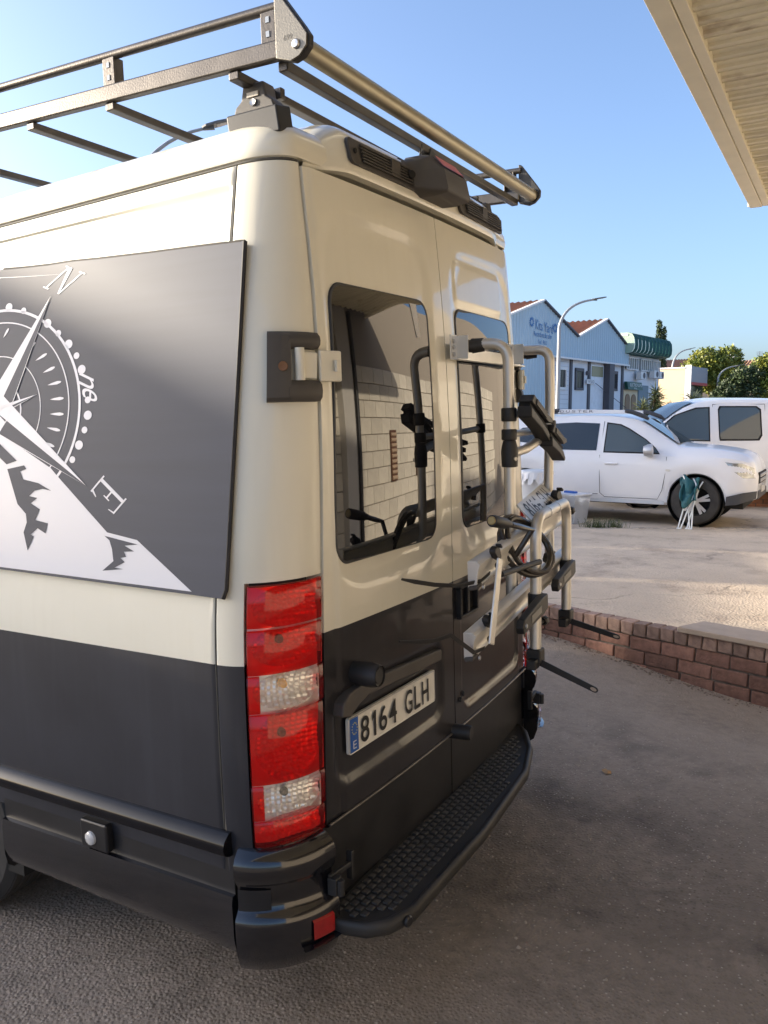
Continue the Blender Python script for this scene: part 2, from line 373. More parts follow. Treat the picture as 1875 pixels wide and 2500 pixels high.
# ---------------------------------------------------------------- brick retaining wall with stone slab
M_BR = [mat('rust_brick', (.19, .10, .075), .85, var=.35, vscale=18, bump=.7, bscale=60, rnd=.35, detail=8), mat('pink_brick', (.29, .195, .155), .88, var=.3, vscale=20, bump=.8, bscale=70, rnd=.28, detail=8)]
M_MORT = mat('mortar', (.12, .1, .085), .9, var=.3, vscale=20, bump=.6, bscale=80)
M_SLAB = mat('stone_slab', (.42, .34, .265), .7, var=.1, vscale=9, bump=.25, bscale=60)
def brick_mesh(l, d, h, j=.011):
    bm = bmesh.new(); bmesh.ops.create_cube(bm, size=1)
    for v in bm.verts: v.co = Vector((v.co.x*l, v.co.y*d, v.co.z*h))+Vector([random.uniform(-j, j)*.4 for _ in range(3)])
    bmesh.ops.bevel(bm, geom=bm.edges[:], offset=.005, segments=1, affect='EDGES')
    me = bpy.data.meshes.new('brick'); bm.to_mesh(me); bm.free(); return me
wall = thing('brick_wall', 'low red brick retaining wall with upright top course along the raised yard', 'wall', tuple(wp(0, 0, 0)))
core = MB()
core.prism([wp(-4.2, .014, -.5), wp(4.2, .014, -.5), wp(4.2, .1, -.5), wp(-4.2, .1, -.5)], (0, 0, .5+.245))
core.build('mortar_core', M_MORT, wall)
head = [brick_mesh(.093, .115, .092) for _ in range(4)]; stre = [brick_mesh(.232, .1, .09) for _ in range(4)]
for me in head: me.materials.append(M_BR[1])
for me in stre: me.materials.append(M_BR[0])
rz = math.atan2(WD.y, WD.x)
def lay(me, s, z, d):
    o = bpy.data.objects.new('brick', me); COL.objects.link(o); o.parent = wall
    p = wp(s, d+random.uniform(-.003, .003), z)-BASE[wall.name]; o.location = p; o.rotation_euler = (random.uniform(-.015, .015), random.uniform(-.01, .01), rz+random.uniform(-.012, .012))
for i in range(66): lay(head[i % 4], -3.3+i*.1022, .214, .055)
for c_, z in enumerate((.115, .016, -.083, -.182)):
    n0, n1 = (-3.3, 3.4) if c_ < 2 else (.0, 3.4)
    k = int((n1-n0)/.243)
    for i in range(k): lay(stre[(i+c_) % 4], n0+.243*(i+.5*(c_ % 2)), z, .052)
rg = random.Random(4); b = MB()
for k in range(900):
    s_ = rg.uniform(-2.2, 3.2); d_ = -abs(rg.gauss(0, .05))-.004; p = wp(s_, 0); p = p-WN*d_*-1 if False else p+WN*abs(d_); r = rg.uniform(.004, .016); z = yard_z(p.x, p.y)
    b.add([(p.x+r*rg.uniform(.6, 1.2)*math.cos(a), p.y+r*rg.uniform(.6, 1.2)*math.sin(a), z-.002) for a in (0, 1.26, 2.5, 3.8, 5)]+[(p.x, p.y, z+r*.6)], [(0, 1, 5), (1, 2, 5), (2, 3, 5), (3, 4, 5), (4, 0, 5)])
o = b.build('loose_soil', mat('brown_soil', (.17, .13, .10), .9, var=.35, vscale=6), None, fix=False); o['kind'] = 'stuff'; o['label'] = 'loose brown soil along the foot of the brick wall'; o['category'] = 'soil'
sl = thing('stone_slab', 'pale stone slab lying on top of the brick wall at right', 'slab', tuple(wp(1.08, .1, .262)))
MB().prism([wp(1.08, -.035, .2625), wp(2.6, -.03, .2625), wp(2.6, .27, .2625), wp(1.14, .25, .2625)], (0, 0, .04)).build('slab', M_SLAB, sl, bevel=.008)

# ---------------------------------------------------------------- block-wall building with canopy behind the camera (seen in the van's glass, canopy seen overhead)
M_BLOCK = mat('beige_concrete_block', (.55, .50, .41), .85, var=.08, vscale=6, bump=.3, bscale=40, rnd=.09)
M_JOINT = mat('block_joint', (.30, .26, .21), .9)
M_SOFF = mat('cream_sheet_metal', (.76, .71, .56), .45, var=.1, vscale=3, col2=(.14, .06, .02), var2=.70, v2scale=6, rnd=.06, stretch=(1, .5, 1))
M_FASC = mat('cream_fascia', (.76, .70, .54), .5, var=.08, vscale=4)
bw = thing('block_building', 'beige concrete block building whose wall shows only mirrored in the van', 'building', (3, -4.6, 0))
WY = -4.5
MB().box((9, WY-.22, 2.0), (27, .4, 4.6)).build('wall', M_JOINT, bw)
bme = brick_mesh(.488, .06, .238, 0); bme.materials.append(M_BLOCK)
nb = 0
for r in range(12):
    for c_ in range(24):
        x = 2.7+c_*.5+(.25 if r % 2 else 0); z = .0+r*.25
        o = bpy.data.objects.new('block', bme); COL.objects.link(o); o.parent = bw
        o.location = (x-3, WY+.0-(-4.6)-.02, z+.02)
        nb += 1
MB().box((4.55, WY+.05, 1.8), (.32, .16, 3.7)).build('pillar', mat('pillar_white', (.5, .47, .42), .7), bw, bevel=.01)
MB().cyl((4.85, WY+.09, -.2), (4.85, WY+.09, 3.6), .045).build('downpipe', M_PLAS, bw, smooth=True)
for x in (6.5, 8.2):
    f = MB().box((x, WY+.045, 1.55), (.34, .04, .8)).build('vent_panel', mat('vent_dark', (.1, .04, .02), .7), bw)
    sm = MB()
    for k in range(9): sm.box((x, WY+.075, 1.2+k*.085), (.3, .03, .05), Matrix.Rotation(R(35), 3, 'X'))
    sm.build('vent_slats', mat('vent_tan', (.42, .3, .2), .6), f)
cp = thing('canopy', 'cream ribbed metal canopy with rusty spots overhead at top right', 'canopy', (1, -2.4, 3.6))
XE = 5.57; YE = -.33
for k in range(33):
    x1 = XE-.06-k*.155; x0 = x1-.155
    MB().prism([(x0, -4.3, 3.60), (x0+.004, -4.3, 3.645), (x1-.035, -4.3, 3.628), (x1-.03, -4.3, 3.612), (x1-.002, -4.3, 3.607), (x1, -4.3, 3.70), (x0, -4.3, 3.70)], (0, 3.83, 0)).build('soffit_panel', M_SOFF, cp)
MB().box((-1.95, -2.4, 3.65), (4.7, 3.8, .08)).build('soffit_sheet', M_SOFF, cp)
f = MB()
f.box((.6, YE-.05, 3.63), (9.94, .1, .1)); f.box((.6, YE-.135, 3.635), (9.94, .06, .1)); f.box((.6, YE+.005, 3.72), (9.96, .02, .2))
f.build('fascia', M_FASC, cp, bevel=.004)
f = MB(); f.box((XE+.01, -2.4, 3.67), (.07, 4.15, .13)); f.box((XE+.055, -2.4, 3.63), (.02, 4.2, .05)); f.build('end_fascia', M_FASC, cp, bevel=.004)
MB().box((.6, -2.4, 3.80), (9.9, 4.1, .04)).build('roof_sheet', M_JOINT, cp)

# ================================================================ CAMPER VAN (van frame)
van = thing('camper_van', 'large cream and black camper van with a compass board on its side', 'camper van', (0, 0, 0), VAN)
XS = [(.25, .975), (.6, 1.0), (1.1, 1.0), (1.3, .984), (1.6, .944), (2.0, .887), (2.41, .815), (2.6, .78)]
DE = [(.25, .81), (.6, .797), (1.1, .779), (1.76, .747), (2.08, .737), (2.41, .735), (2.6, .70)]
Xs = lambda z: sip(XS, z)
De = lambda z: sip(DE, z)
def ytop(z): return .045*max(0, min(1, (z-1.5)/.9))**2.0
def Yd(x, z): return -.048*(1-.55*(x/.79)**2)+ytop(z)
YC = .165
def corner(z, t, off=0, sx=-1):           # t 0..1 along the rounded rear corner, sx -1 left / 1 right
    X, D = Xs(z), De(z); a = t*math.pi/2
    x = -(X-(X-D)*(1-math.cos(a))); y = YC*(1-math.sin(a))+(-.012+ytop(z))*math.sin(a)
    nx, ny = -YC*math.cos(a), -(X-D)*math.sin(a); L = math.hypot(nx, ny) or 1
    return (-sx*(x+nx/L*off), y+ny/L*off, z)
def zroof(y): return .010-.026*min(max(y, 0), 2.5)          # the roof line falls slightly towards the front
def cpath(z, s, off=0, sx=-1):            # s<0: metres forward along the side; 0..1 the corner
    x, y, _ = (sx*(Xs(z)+off), YC-s, z) if s < 0 else corner(z, s, off, sx)
    return (x, y, z+zroof(y)*ss(2.2, 2.4, z))
# --- body shell
zr = [.5, .585, .596, .605, .7, .85, 1.0, 1.096, 1.2, 1.3, 1.304, 1.313, 1.45, 1.6, 1.75, 1.9, 2.05, 2.2, 2.3, 2.345, 2.352, 2.36, 2.38, 2.398, 2.402, 2.408, 2.412]
sr = [-5.2, -4.6, -4.0, -3, -2, -1.5, -1.0, -.6, -.3, -.1, -.035, -.03, -.018, -.012, -.004] + frange(0, .24, 4) + [.262, .285] + frange(.34, .96, 10) + [1.0]
def bodyp(sx):
    def f(s, z):
        off = 0
        if s <= -.03 and 1.2 < z < 2.35: off = -.007
        if 2.400 < z < 2.41: off = -.008
        if -.015 < s < -.008 : off = -.006
        if s > .27 and .60 < z < 1.31: off = -.05          # lamp pocket
        if s < -4.2: 
            k = (-s-4.2)
            return (sx*(Xs(z)-.12*k*k), YC-s-(max(0, z-1.25))*.55*k, z)
        return cpath(z, s, off, sx)
    return f
b = MB()
for sx in (-1, 1): b.grid(bodyp(sx), sr, zr)
b.grid(lambda s, z: bodyp(-1)(-5.2, z) if s == 0 else bodyp(1)(-5.2, z), [0, 1], zr)
for sx in (-1, 1):      # door jamb return
    b.grid(lambda d, z: (sx*(De(z)-.0), (-.012+ytop(z))+d, z), [0, .06], zr)
b.build('body', M_SIDE, van, smooth=True, angle=50)
b = MB().grid(lambda x, z: (x*De(z), .05+ytop(z), z), [-1, 1], [.3, .6, 1.2, 1.8, 2.43]); b.build('door_frame', M_DARK, van)
MB().box((0, 2.7, .42), (1.7, 5.0, .24)).build('underbody', M_DARK, van)
sm = MB()
for z_, o_ in ((2.404, -.004),): sm.tube([cpath(z_, s, o_) for s in sr[1:] if s > -4.2], .0035, 6)
sm.tube([cpath(z, -.011, -.003) for z in frange(.62, 2.40, 24)], .0022, 6)
sm.build('panel_seam', mat('seam_shadow', (.07, .066, .055), .7), van, smooth=True)
# --- roof
def roofo(z_, inset):
    pts = []
    for s in [-5.0, -4, -3, -2, -1, -.4, -.1]+frange(0, 1, 11):
        x, y, _ = cpath(2.41, s); pts.append((x, y))
    for x in frange(-.6, 0, 6): pts.append((x, Yd(x, 2.41)+.012))
    pts += [(-x, y) for x, y in pts[::-1][1:]]
    return [(x*(1-inset/.815), (y-2.6)*(1-inset/2.6)+2.6, z_+zroof(y)) for x, y in pts]
rings = [roofo(2.412, 0), roofo(2.43, -.004), roofo(2.462, .001), roofo(2.487, .014), roofo(2.505, .034), roofo(2.52, .07), roofo(2.53, .12), roofo(2.542, .25), roofo(2.55, .5)]
b = MB(); n_ = len(rings[0])
for rg in rings: b.v += rg
for i in range(len(rings)-1):
    for j in range(n_-1): b.f.append((i*n_+j, i*n_+j+1, (i+1)*n_+j+1, (i+1)*n_+j)); b.m.append(0)
b.f.append(tuple(range((len(rings)-1)*n_, len(rings)*n_))); b.m.append(0)
b.f.append(tuple(range(n_))[::-1]); b.m.append(0)
b.build('roof', M_CREAM, van, smooth=True, angle=40)
# rear hump over the doors
hs = [(-.03, 2.418), (-.052, 2.422), (-.058, 2.44), (-.05, 2.48), (-.04, 2.52), (-.022, 2.548), (.01, 2.566), (.06, 2.575), (.2, 2.578), (.4, 2.57), (.6, 2.545)]
def hump(x, i):
    y, z = hs[int(i)]; k = 1-ss(.52, .70, abs(x))
    yy = Yd(x, 2.41)+.05+y*(.6+.4*k) - .01
    zz = 2.418+(z-2.418)*(.45+.55*k)
    return (x, yy+(1-k)*.02, zz-(1-k)*.01)
b = MB().grid(hump, frange(-.70, .70, 37), list(range(len(hs)))); b.build('roof_rear_cowl', M_CREAM, van, smooth=True, angle=60)
def hface(x, z, o=0):            # on the cowl's rear face
    return (x, Yd(x, 2.41)+.04+ip([(2.44, -.058), (2.48, -.05), (2.52, -.04), (2.548, -.022)], z)-o, z)
for x0, x1, lab in ((-.545, -.10, 'wide slotted vent left of the brake light pod'), (.17, .60, 'slotted vent right of the brake light pod')):
    b = MB(); P = rrect(x0, x1, 2.447, 2.522, .016)
    b.add([hface(x, z, .001) for x, z in P]+[hface(x, z, .012) for x, z in P], [tuple(range(len(P), 2*len(P)))]+[(i, (i+1) % len(P), len(P)+(i+1) % len(P), len(P)+i) for i in range(len(P))])
    vp_ = b.build('vent', M_PLASG, van, bevel=.002, label=lab)
    sl_ = MB()
    P = rrect(x0+.055, x1-.018, 2.458, 2.512, .004)
    MB().add([hface(x, z, .0135) for x, z in P], [tuple(range(len(P)))]).build('vent_opening', M_DARK, vp_)
    for k in range(6):
        z = 2.461+k*.0094
        o = MB().bar(hface(x0+.055, z, .016), hface(x1-.018, z, .016), .006, .0035).build('slat', M_PLASG, vp_)
    xm = (x0+x1)/2+.02; MB().bar(hface(xm-.025, 2.485, .0155), hface(xm+.025, 2.485, .0155), .007, .05).build('slat_bridge', M_PLASG, vp_)
    MB().lathe([(0, .004), (.007, .004), (.008, 0)], hface(x0+.025, 2.485, .012), (0, -1, 0), 12).build('screw', M_DARK, vp_)
# brake light and camera pod
b = MB()
def podp(u, v):
    x = lerp(-.245, .045, u)
    k = .16+.84*max(0, min(1, (u-.16)/.22))*(1-ss(.97, 1.0, u))
    prof = [(0, 2.437), (.07, 2.434), (.115, 2.44), (.122, 2.45), (.108, 2.514), (.102, 2.517), (.070, 2.556), (.02, 2.567), (-.03, 2.568)]
    d, z = prof[v]
    return (x, Yd(0, 2.41)+.012-d*k-.01, lerp(2.484, z, .55+.45*k))
b.grid(podp, [0, .05, .16, .2, .26, .32, .38, .42, .5, .6, .7, .8, .9, .95, .97, .985, 1.0], list(range(9))); pd = b.build('brake_light_pod', M_PLASG, van, smooth=True, angle=50)
def podt(u, v):
    x = lerp(-.135, .038, u); p = podp((x+.245)/.29, 5); q = podp((x+.245)/.29, 6)
    return tuple(lerp(a, c, lerp(.04, .98, v)) + (.003 if i == 2 else (-.005 if i == 1 else 0)) for i, (a, c) in enumerate(zip(p, q)))
MB().grid(podt, frange(0, 1, 12), frange(0, 1, 5)).build('brake_lens', mat('faded_red_lens', (.5, .085, .06), .4, var=.12, vscale=30), pd, smooth=True)
MB().lathe([(0, .006), (.012, .006), (.014, 0)], (-.215, Yd(0, 2.41)-.030, 2.487), (-.5, -1, 0), 14).build('camera_eye', M_DARK, pd, smooth=True)
b = MB(); b.box((.0, .01, 2.60), (.05, .035, .028), Matrix.Rotation(R(20), 3, 'Y')); b.tube(bend([(-.09, .0, 2.57), (-.08, .0, 2.61), (-.02, .01, 2.605)], .03), .003, 6); b.box((-.13, -.03, 2.585), (.003, .003, .035))
b.build('cable_plug', M_PLAS, van, smooth=True)
# --- doors
def rr_sd(x, z, x0, x1, z0, z1, r):
    cx, cz = (x0+x1)/2, (z0+z1)/2; dx, dz = abs(x-cx)-(x1-x0)/2+r, abs(z-cz)-(z1-z0)/2+r
    return math.hypot(max(dx, 0), max(dz, 0))+min(max(dx, dz), 0)-r
def dsurf(sx):
    def f(x, z):
        y = Yd(x, z); ax = abs(x)
        y += .008*(1-ss(-.035, .03, rr_sd(ax, z, .095, .700, 1.262, 2.30, .14)))       # pressed window field
        y += .006*ss(.705, .72, ax)                                                        # outer flange
        if sx < 0: y += .012*(1-ss(-.02, .012, rr_sd(x, z, -.735, -.095, .685, .955, .06)))
        else:
            y += .012*(1-ss(-.012, .010, rr_sd(x, z, .075, .70, .655, 1.05, .06)))
            y -= .008*(1-ss(-.010, .010, rr_sd(x, z, .115, .60, 2.125, 2.275, .03)))
        return y
    return f
zd = sorted(set(frange(.597, 2.40, 150)+[1.146]))
for sx, nm in ((-1, 'rear door carrying the number plate and dark window'), (1, 'rear door carrying the bike rack')):
    fn = dsurf(sx); us = frange(0, 1, 76); b = MB()
    P = lambda u, z: (sx*lerp(.0025, De(z)-.006, u), fn(sx*lerp(.0025, De(z)-.006, u), z), z)
    b.grid(P, us, zd)
    b.grid(lambda u, d: (P(u, zd[0])[0], P(u, zd[0])[1]+d, zd[0]-(.003 if d else 0)), us, [0, .03])
    b.grid(lambda z, d: (P(0, z)[0], P(0, z)[1]+d, z), zd, [0, .04]); b.grid(lambda z, d: (P(1, z)[0], P(1, z)[1]+d, z), zd, [0, .03])
    b.grid(lambda u, d: (P(u, zd[-1])[0], P(u, zd[-1])[1]+d, zd[-1]), us, [0, .03])
    dr = b.build('rear_door', M_DOOR, van, smooth=True, angle=40, label=nm)
    if sx < 0: LD = dr
    else: RD = dr
    # glass
    x0, x1, z0, z1, rc = (-.703, -.118, 1.325, 2.104, .055) if sx < 0 else (.105, .66, 1.325, 2.104, .05)
    def xl(z):
        d = 0
        if z > z1-rc: d = rc-math.sqrt(max(0, rc*rc-(z-(z1-rc))**2))
        if z < z0+rc: d = rc-math.sqrt(max(0, rc*rc-((z0+rc)-z)**2))
        return x0+d+(.034*ss(1.4, 2.1, z) if sx < 0 else 0), x1-d
    zz = [z0+rc*(1-math.cos(R(a))) for a in range(0, 91, 15)]+frange(z0+.08, z1-.08, 9)+[z1-rc*(1-math.cos(R(a))) for a in range(90, -1, -15)]
    def gl(u, z, o=.006):
        a, c = xl(z); x = lerp(a, c, u); return (x, Yd(x, z)+.008-o-.004*math.sin(math.pi*u), z)
    gb = MB().grid(gl, frange(0, 1, 13), zz)
    win = gb.build('window', M_GLASS, dr, smooth=True)
    fr = MB(); fr.tube([gl(0, z, .002) for z in zz]+[gl(1, z, .002) for z in zz[::-1]]+[gl(0, zz[0], .002)], .006, 6); fr.build('window_seal', M_PLAS, dr, smooth=True)
    if sx < 0:
        st = MB(); st.add([gl(u, z, .0075) for u, z in ((.80, 2.09), (.885, 2.09), (.885, 1.985), (.84, 1.985))], [(0, 1, 2, 3)]); st.build('paper_label', mat('paper', (.5, .5, .5), .6), dr)
    else:
        # grab handle recess
        gx0, gx1 = .028, .19
        hb = MB()
        for (cx, cz, wx, wz) in (((gx0+gx1)/2, 1.118, gx1-gx0, .014), ((gx0+gx1)/2, 1.008, gx1-gx0, .014), (gx0+.007, 1.063, .014, .096), (gx1-.007, 1.063, .014, .096)): hb.box((cx, -.052, cz), (wx, .03, wz))
        hf = hb.build('handle_frame', M_PLAS, dr, bevel=.004)
        MB().box(((gx0+gx1)/2, -.042, 1.063), (.14, .012, .1)).build('handle_pocket', M_DARK, dr)
        MB().box((.105, -.054, 1.063), (.02, .02, .098)).build('handle_bar', M_PLAS, dr, bevel=.004)
        for x, z in ((.04, .70), (.065, .715)): MB().lathe([(0, .008), (.008, .007), (.009, 0)], (x, -.05, z), (0, -1, 0), 12).build('bolt', M_PLAS, dr)
# centre weather strip
MB().grid(lambda x, z: (x, Yd(0, z)+.022, z), [-.02, .02], frange(.6, 2.39, 30)).build('door_seal', M_DARK, van)
# lower apron behind the step
for sx in (-1, 1):
    b = MB(); b.grid(lambda u, z: (sx*lerp(.004, .80, u), Yd(lerp(0, .8, u), z)+.018+.012*ss(.44, .36, z) if False else Yd(lerp(0, .8, u), z)+.018, z), frange(0, 1, 14), [.30, .36, .42, .5, .575, .59])
    b.grid(lambda u, k: (sx*lerp(.004, .80, u), Yd(lerp(0, .8, u), .59)+.018-.022*k, .59+.004*k), frange(0, 1, 14), [0, 1])
    b.build('lower_apron', M_BLACKS, van, smooth=True)
b = MB(); b.tube([(x, Yd(x, .6)-.003, .597) for x in frange(-.79, .79, 24)], .004, 8); b.build('door_edge_strip', mat('scuffed_edge', (.12, .11, .1), .4, metal=.5, var=.5, vscale=20), van, smooth=True)
# plate handle trim with rubber stops
b = MB(); P = [(-.745, .90), (-.735, .935), (-.70, .957), (-.62, .965), (-.11, .93), (-.105, .92), (-.107, .888), (-.60, .92), (-.66, .905), (-.70, .885)]
b.prism([(x, -.052, z) for x, z in P], (0, .05, 0)); b.build('handle_trim', M_PLASG, LD, bevel=.008, seg=3)
b = MB(); b.lathe([(.034, -.03), (.036, .0), (.036, .03), (.032, .05), (.03, .055), (.03, .05), (.022, .048), (.022, .052), (0, .052)], (-.64, -.06, .998), (0, -1, 0), 24); b.build('rubber_stop', M_PLAS, LD, smooth=True)
b = MB(); b.lathe([(.027, -.04), (.027, .07), (.024, .078), (0, .078)], (-.012, -.035, .598), (.12, -1, .0), 20); b.build('rubber_stop', M_PLAS, RD, smooth=True, label='rubber stop sticking out at the bottom centre of the doors')
# number plate
PX0, PX1, PZ0, PZ1 = -.692, -.172, .765, .875
def pl(u, v, o=0): return (PX0+u, Yd(PX0+u, .82)-.002-o, PZ0+v)
b = MB(); P = rrect(0, .52, 0, .11, .008); n_ = len(P)
b.add([pl(u, v, -.004) for u, v in P]+[pl(u, v, .006) for u, v in P], [(i, (i+1) % n_, n_+(i+1) % n_, n_+i) for i in range(n_)]+[tuple(range(n_, 2*n_))])
np_ = b.build('number_plate', M_PLATE, van)
b = MB()
P2 = rrect(.003, .517, .003, .107, .007)
b.tube([pl(u, v, .0065) for u, v in P2+[P2[0]]], .0012, 5); b.build('plate_rim', M_STEEL, np_, smooth=True)
MB().add([pl(u, v, .0075) for u, v in ((.005, .005), (.046, .005), (.046, .105), (.005, .105))], [(0, 1, 2, 3)]).build('blue_band', M_PBLUE, np_)
x = .058
for ch, w_ in zip('8164 GLH', (.044, .03, .044, .046, .026, .048, .04, .046)):
    if ch != ' ': b = MB(); put_text(b, ch, w_-(.010 if ch == '1' else 0), .078, lambda u, v, x=x: pl(x+u+(.004 if ch == '1' else 0), .016+v, .0085), bold=.011); b.build('plate_character', M_INK, np_)
    x += w_+.0125
b = MB(); put_text(b, 'E', .017, .024, lambda u, v: pl(.017+u, .014+v, .0085)); b.build('country_letter', M_PRINT, np_)
b = MB()
for k in range(12):
    a = k*math.pi/6; cx, cy = .026+.013*math.cos(a), .074+.017*math.sin(a)
    b.add([pl(cx+.003*math.cos(R(90+j*36))*(1 if j % 2 == 0 else .45), cy+.003*math.sin(R(90+j*36))*(1 if j % 2 == 0 else .45), .0085) for j in range(10)], [tuple(range(10))])
b.build('star_ring', M_YEL, np_)
# hinges
for sx in (-1, 1):
    def hc(s, z, o): return cpath(z, s, o, sx)
    b = MB(); S = [-.055, -.04, 0, .2, .4, .6, .8, 1.0, 1.04]
    # C shaped cover
    segs = [(1.785, 1.845), (1.915, 1.955)]
    def cov(za, zb, ta, tb):
        k = 10; ts = frange(ta, tb, k); pr = [(za, 0), (za+.002, .018), (za+.012, .026), ((za+zb)/2, .028), (zb-.012, .026), (zb-.002, .018), (zb, 0)]
        b.grid(lambda t, i: cpath(pr[i][0], t, pr[i][1], sx), ts, range(7)); 
        for t in (ta, tb): b.add([cpath(z, t, o, sx) for z, o in pr], [tuple(range(7))])
    cov(1.778, 1.962, .42, .63); cov(1.778, 1.836, .61, .96); cov(1.916, 1.962, .61, .96)
    hcv = b.build('hinge_cover', M_PLASG, van, smooth=True, angle=35)
    MB().lathe([(0, .003), (.012, .004), (.013, 0)], cpath(1.87, .555, .030, sx), cpath(1.865, .17, 1, sx) if False else (sx*.9, -.45, 0), 14).build('screw', mat('rusty_screw', (.2, .1, .05), .6, metal=.6), hcv)
    b = MB(); p0 = Vector(corner(1.876, .70, .012, sx)); p1 = Vector((sx*.765, -.022, 1.872)); p2 = Vector((sx*.695, -.048, 1.872))
    b.bar(p0, p1, .012, .07); b.bar(p1+Vector((0, -.008, 0)), p2+Vector((0, -.004, 0)), .012, .082)
    hg = b.build('hinge', mat('cream_hinge', tuple(k*.95 for k in CREAM), .4), van, bevel=.004)
    MB().cyl(p0+Vector((0, -.012, -.042)), p0+Vector((0, -.012, .042)), .013).build('hinge_pin', MATS['cream_hinge'], hg, smooth=True)
    MB().box(p2+Vector((sx*.028, -.012, 0)), (.014, .008, .03)).build('hinge_clip', mat('cream_hinge2', tuple(k*.85 for k in CREAM), .4), hg)
# tail lights
ZT0, ZT1 = .60, 1.308
for sx in (-1, 1):
    T = frange(.335, 1.0, 17)
    def tz(t, z): return z-(.012*(t-.3) if z > 1.0 else -.0)+(.028*ss(.5, .3, t) if False else 0)
    # reflector bowl housing
    def housing(t, z, sx=sx):
        d = 0
        for zc, hz in ((1.245, .055), (1.14, .055), (1.02, .05), (.87, .1), (.72, .05), (.64, .04)):
            q = ((z-zc)/hz)**2+((t-.66)/.33)**2
            if q < 1: d = max(d, (1-q)**.5*.026)
        step = .0035*(1-abs(((t*17) % 1)*2-1))+.003*(1-abs(((z*75+t*1.5) % 1)*2-1))
        return corner(z, t, -.006-d+step*(d > .004), sx)
    hb = MB().grid(housing, frange(.29, .965, 110), frange(.607, 1.30, 280))
    cuts = [(.60, .672, 0), (.677, .768, 1), (.773, .966, 0), (.971, 1.066, 1), (1.071, 1.190, 0), (1.195, 1.308, 0)]
    tl = MB()
    # red rim body round the lenses
    def rim(t, i, sx=sx): return corner([ZT0, ZT1][0], t, 0, sx)
    pr = lambda za, zb, h=.013: [(za, h-.005), (za+.001, h-.002), (za+.004, h), ((za+zb)/2, h+.0005), (zb-.004, h), (zb-.001, h-.002), (zb, h-.005)]
    fullpr = [(ZT0, -.006), (ZT0+.001, .010), (ZT0+.01, .014)]
    body = hb.build('tail_light', M_SILV, van, smooth=True, angle=20, label='red and clear tail light on the near corner' if sx < 0 else 'tail light on the far corner')
    for za, zb, clear in cuts:
        b = MB(); ta, tb = (.285, .97) if not clear else (.385, .91)
        ts = [ta]+frange(ta+.012, tb-.012, 15)+[tb]; p_ = pr(za, zb, .012 if not clear else .017)
        dip = .012 if clear else 0
        b.grid(lambda t, i: corner(p_[i][0]-(dip*math.sin(math.pi*(t-ta)/(tb-ta)) if i < 3 else 0), t, p_[i][1]-(.008 if t in (ta, tb) else 0), sx), ts, range(7))
        b.build('lens', M_CLRL if clear else M_REDL, body, smooth=True, label='clear lens' if clear else 'red lens')
        if clear:
            for (u0, u1) in ((.285, .39), (.905, .97)):
                c2 = MB(); ts = frange(u0, u1, 5); q_ = pr(za-.003, zb+.003, .012); c2.grid(lambda t, i: corner(q_[i][0], t, q_[i][1], sx), ts, range(7)); c2.build('lens_side', M_REDL, body, smooth=True)
    MB().lathe([(.0, .03), (.010, .026), (.014, .012), (.012, 0), (.01, -.02)], corner(1.035, .62, -.03, sx), (sx*.6, -.8, 0), 14).build('bulb', M_AMBER, body, smooth=True)
    for zc in (1.155, .90, .735): MB().lathe([(.0, .022), (.009, .02), (.012, .01), (.010, -.02)], corner(zc, .60, -.03, sx), (sx*.6, -.8, 0), 12).build('bulb', M_DARK, body, smooth=True)
    # dark seat behind the light so the edges read
    b = MB().grid(lambda t, z: corner(z, t, -.044, sx), frange(.27, .98, 9), [ZT0-.006, ZT1+.006]); b.build('light_gasket', M_PLAS, body, smooth=True)
# bumper corners
for sx in (-1, 1):
    S = [-.0+.02*0]+[]
    ts = frange(0.12, .94, 18)
    pr = [(.602, -.02), (.592, .012), (.578, .03), (.560, .040), (.535, .042), (.508, .034), (.497, .026), (.455, .022), (.436, .024), (.424, .034), (.413, .046), (.396, .050), (.31, .046), (.265, .03), (.243, .0), (.24, -.06)]
    def bc(t, i):
        z, o = pr[i]; x, y, _ = corner(max(z, .5), t, o, sx); return (x, y-.012*t, z)
    b = MB().grid(bc, ts, range(len(pr)))
    for t in (ts[0], ts[-1]): b.add([bc(t, i) for i in range(len(pr))]+[(corner(.5, t, -.05, sx)[0], corner(.5, t, -.05, sx)[1], .24), (corner(.5, t, -.05, sx)[0], corner(.5, t, -.05, sx)[1], .6)], [tuple(range(len(pr)+2))])
    bp = b.build('bumper_corner', M_BLACKG, van, smooth=True, angle=40)
    MB().grid(lambda t, z: (lambda c: (c[0], c[1]-.012*t, z))(corner(.5, t, .057 if .335 < z < .387 else .050, sx)), frange(.68, .86, 8), [.332, .337, .385, .390]).build('reflector', M_REDP, bp, smooth=True)
    MB().grid(lambda t, k: (lambda c: (c[0], c[1]-.012*t, .322-.004*k+.015*(t-.5)))(corner(.5, t, .05+.02*math.sin(k*1.57), sx)), frange(.6, .94, 8), [0, .5, 1, 1.5, 2]).build('reflector_ledge', M_BLACKG, bp, smooth=True)
    b = MB(); b.box((sx*.835, -.065, .455), (.03, .03, .05)); b.box((sx*.80, -.06, .478), (.09, .012, .016), Matrix.Rotation(R(sx*8), 3, 'Z')); b.box((sx*.748, -.062, .47), (.012, .02, .085)); b.cyl((sx*.835, -.085, .43), (sx*.835, -.085, .475), .011)
    b.build('hinge_lug', M_PLAS, bp, bevel=.003)
    MB().grid(lambda t, z: tuple(corner(.5, t, .030, sx)[:2])+(z,), frange(.13, .40, 6), [.405, .49]).build('scuffed_panel', M_BLACKS, bp, smooth=True)
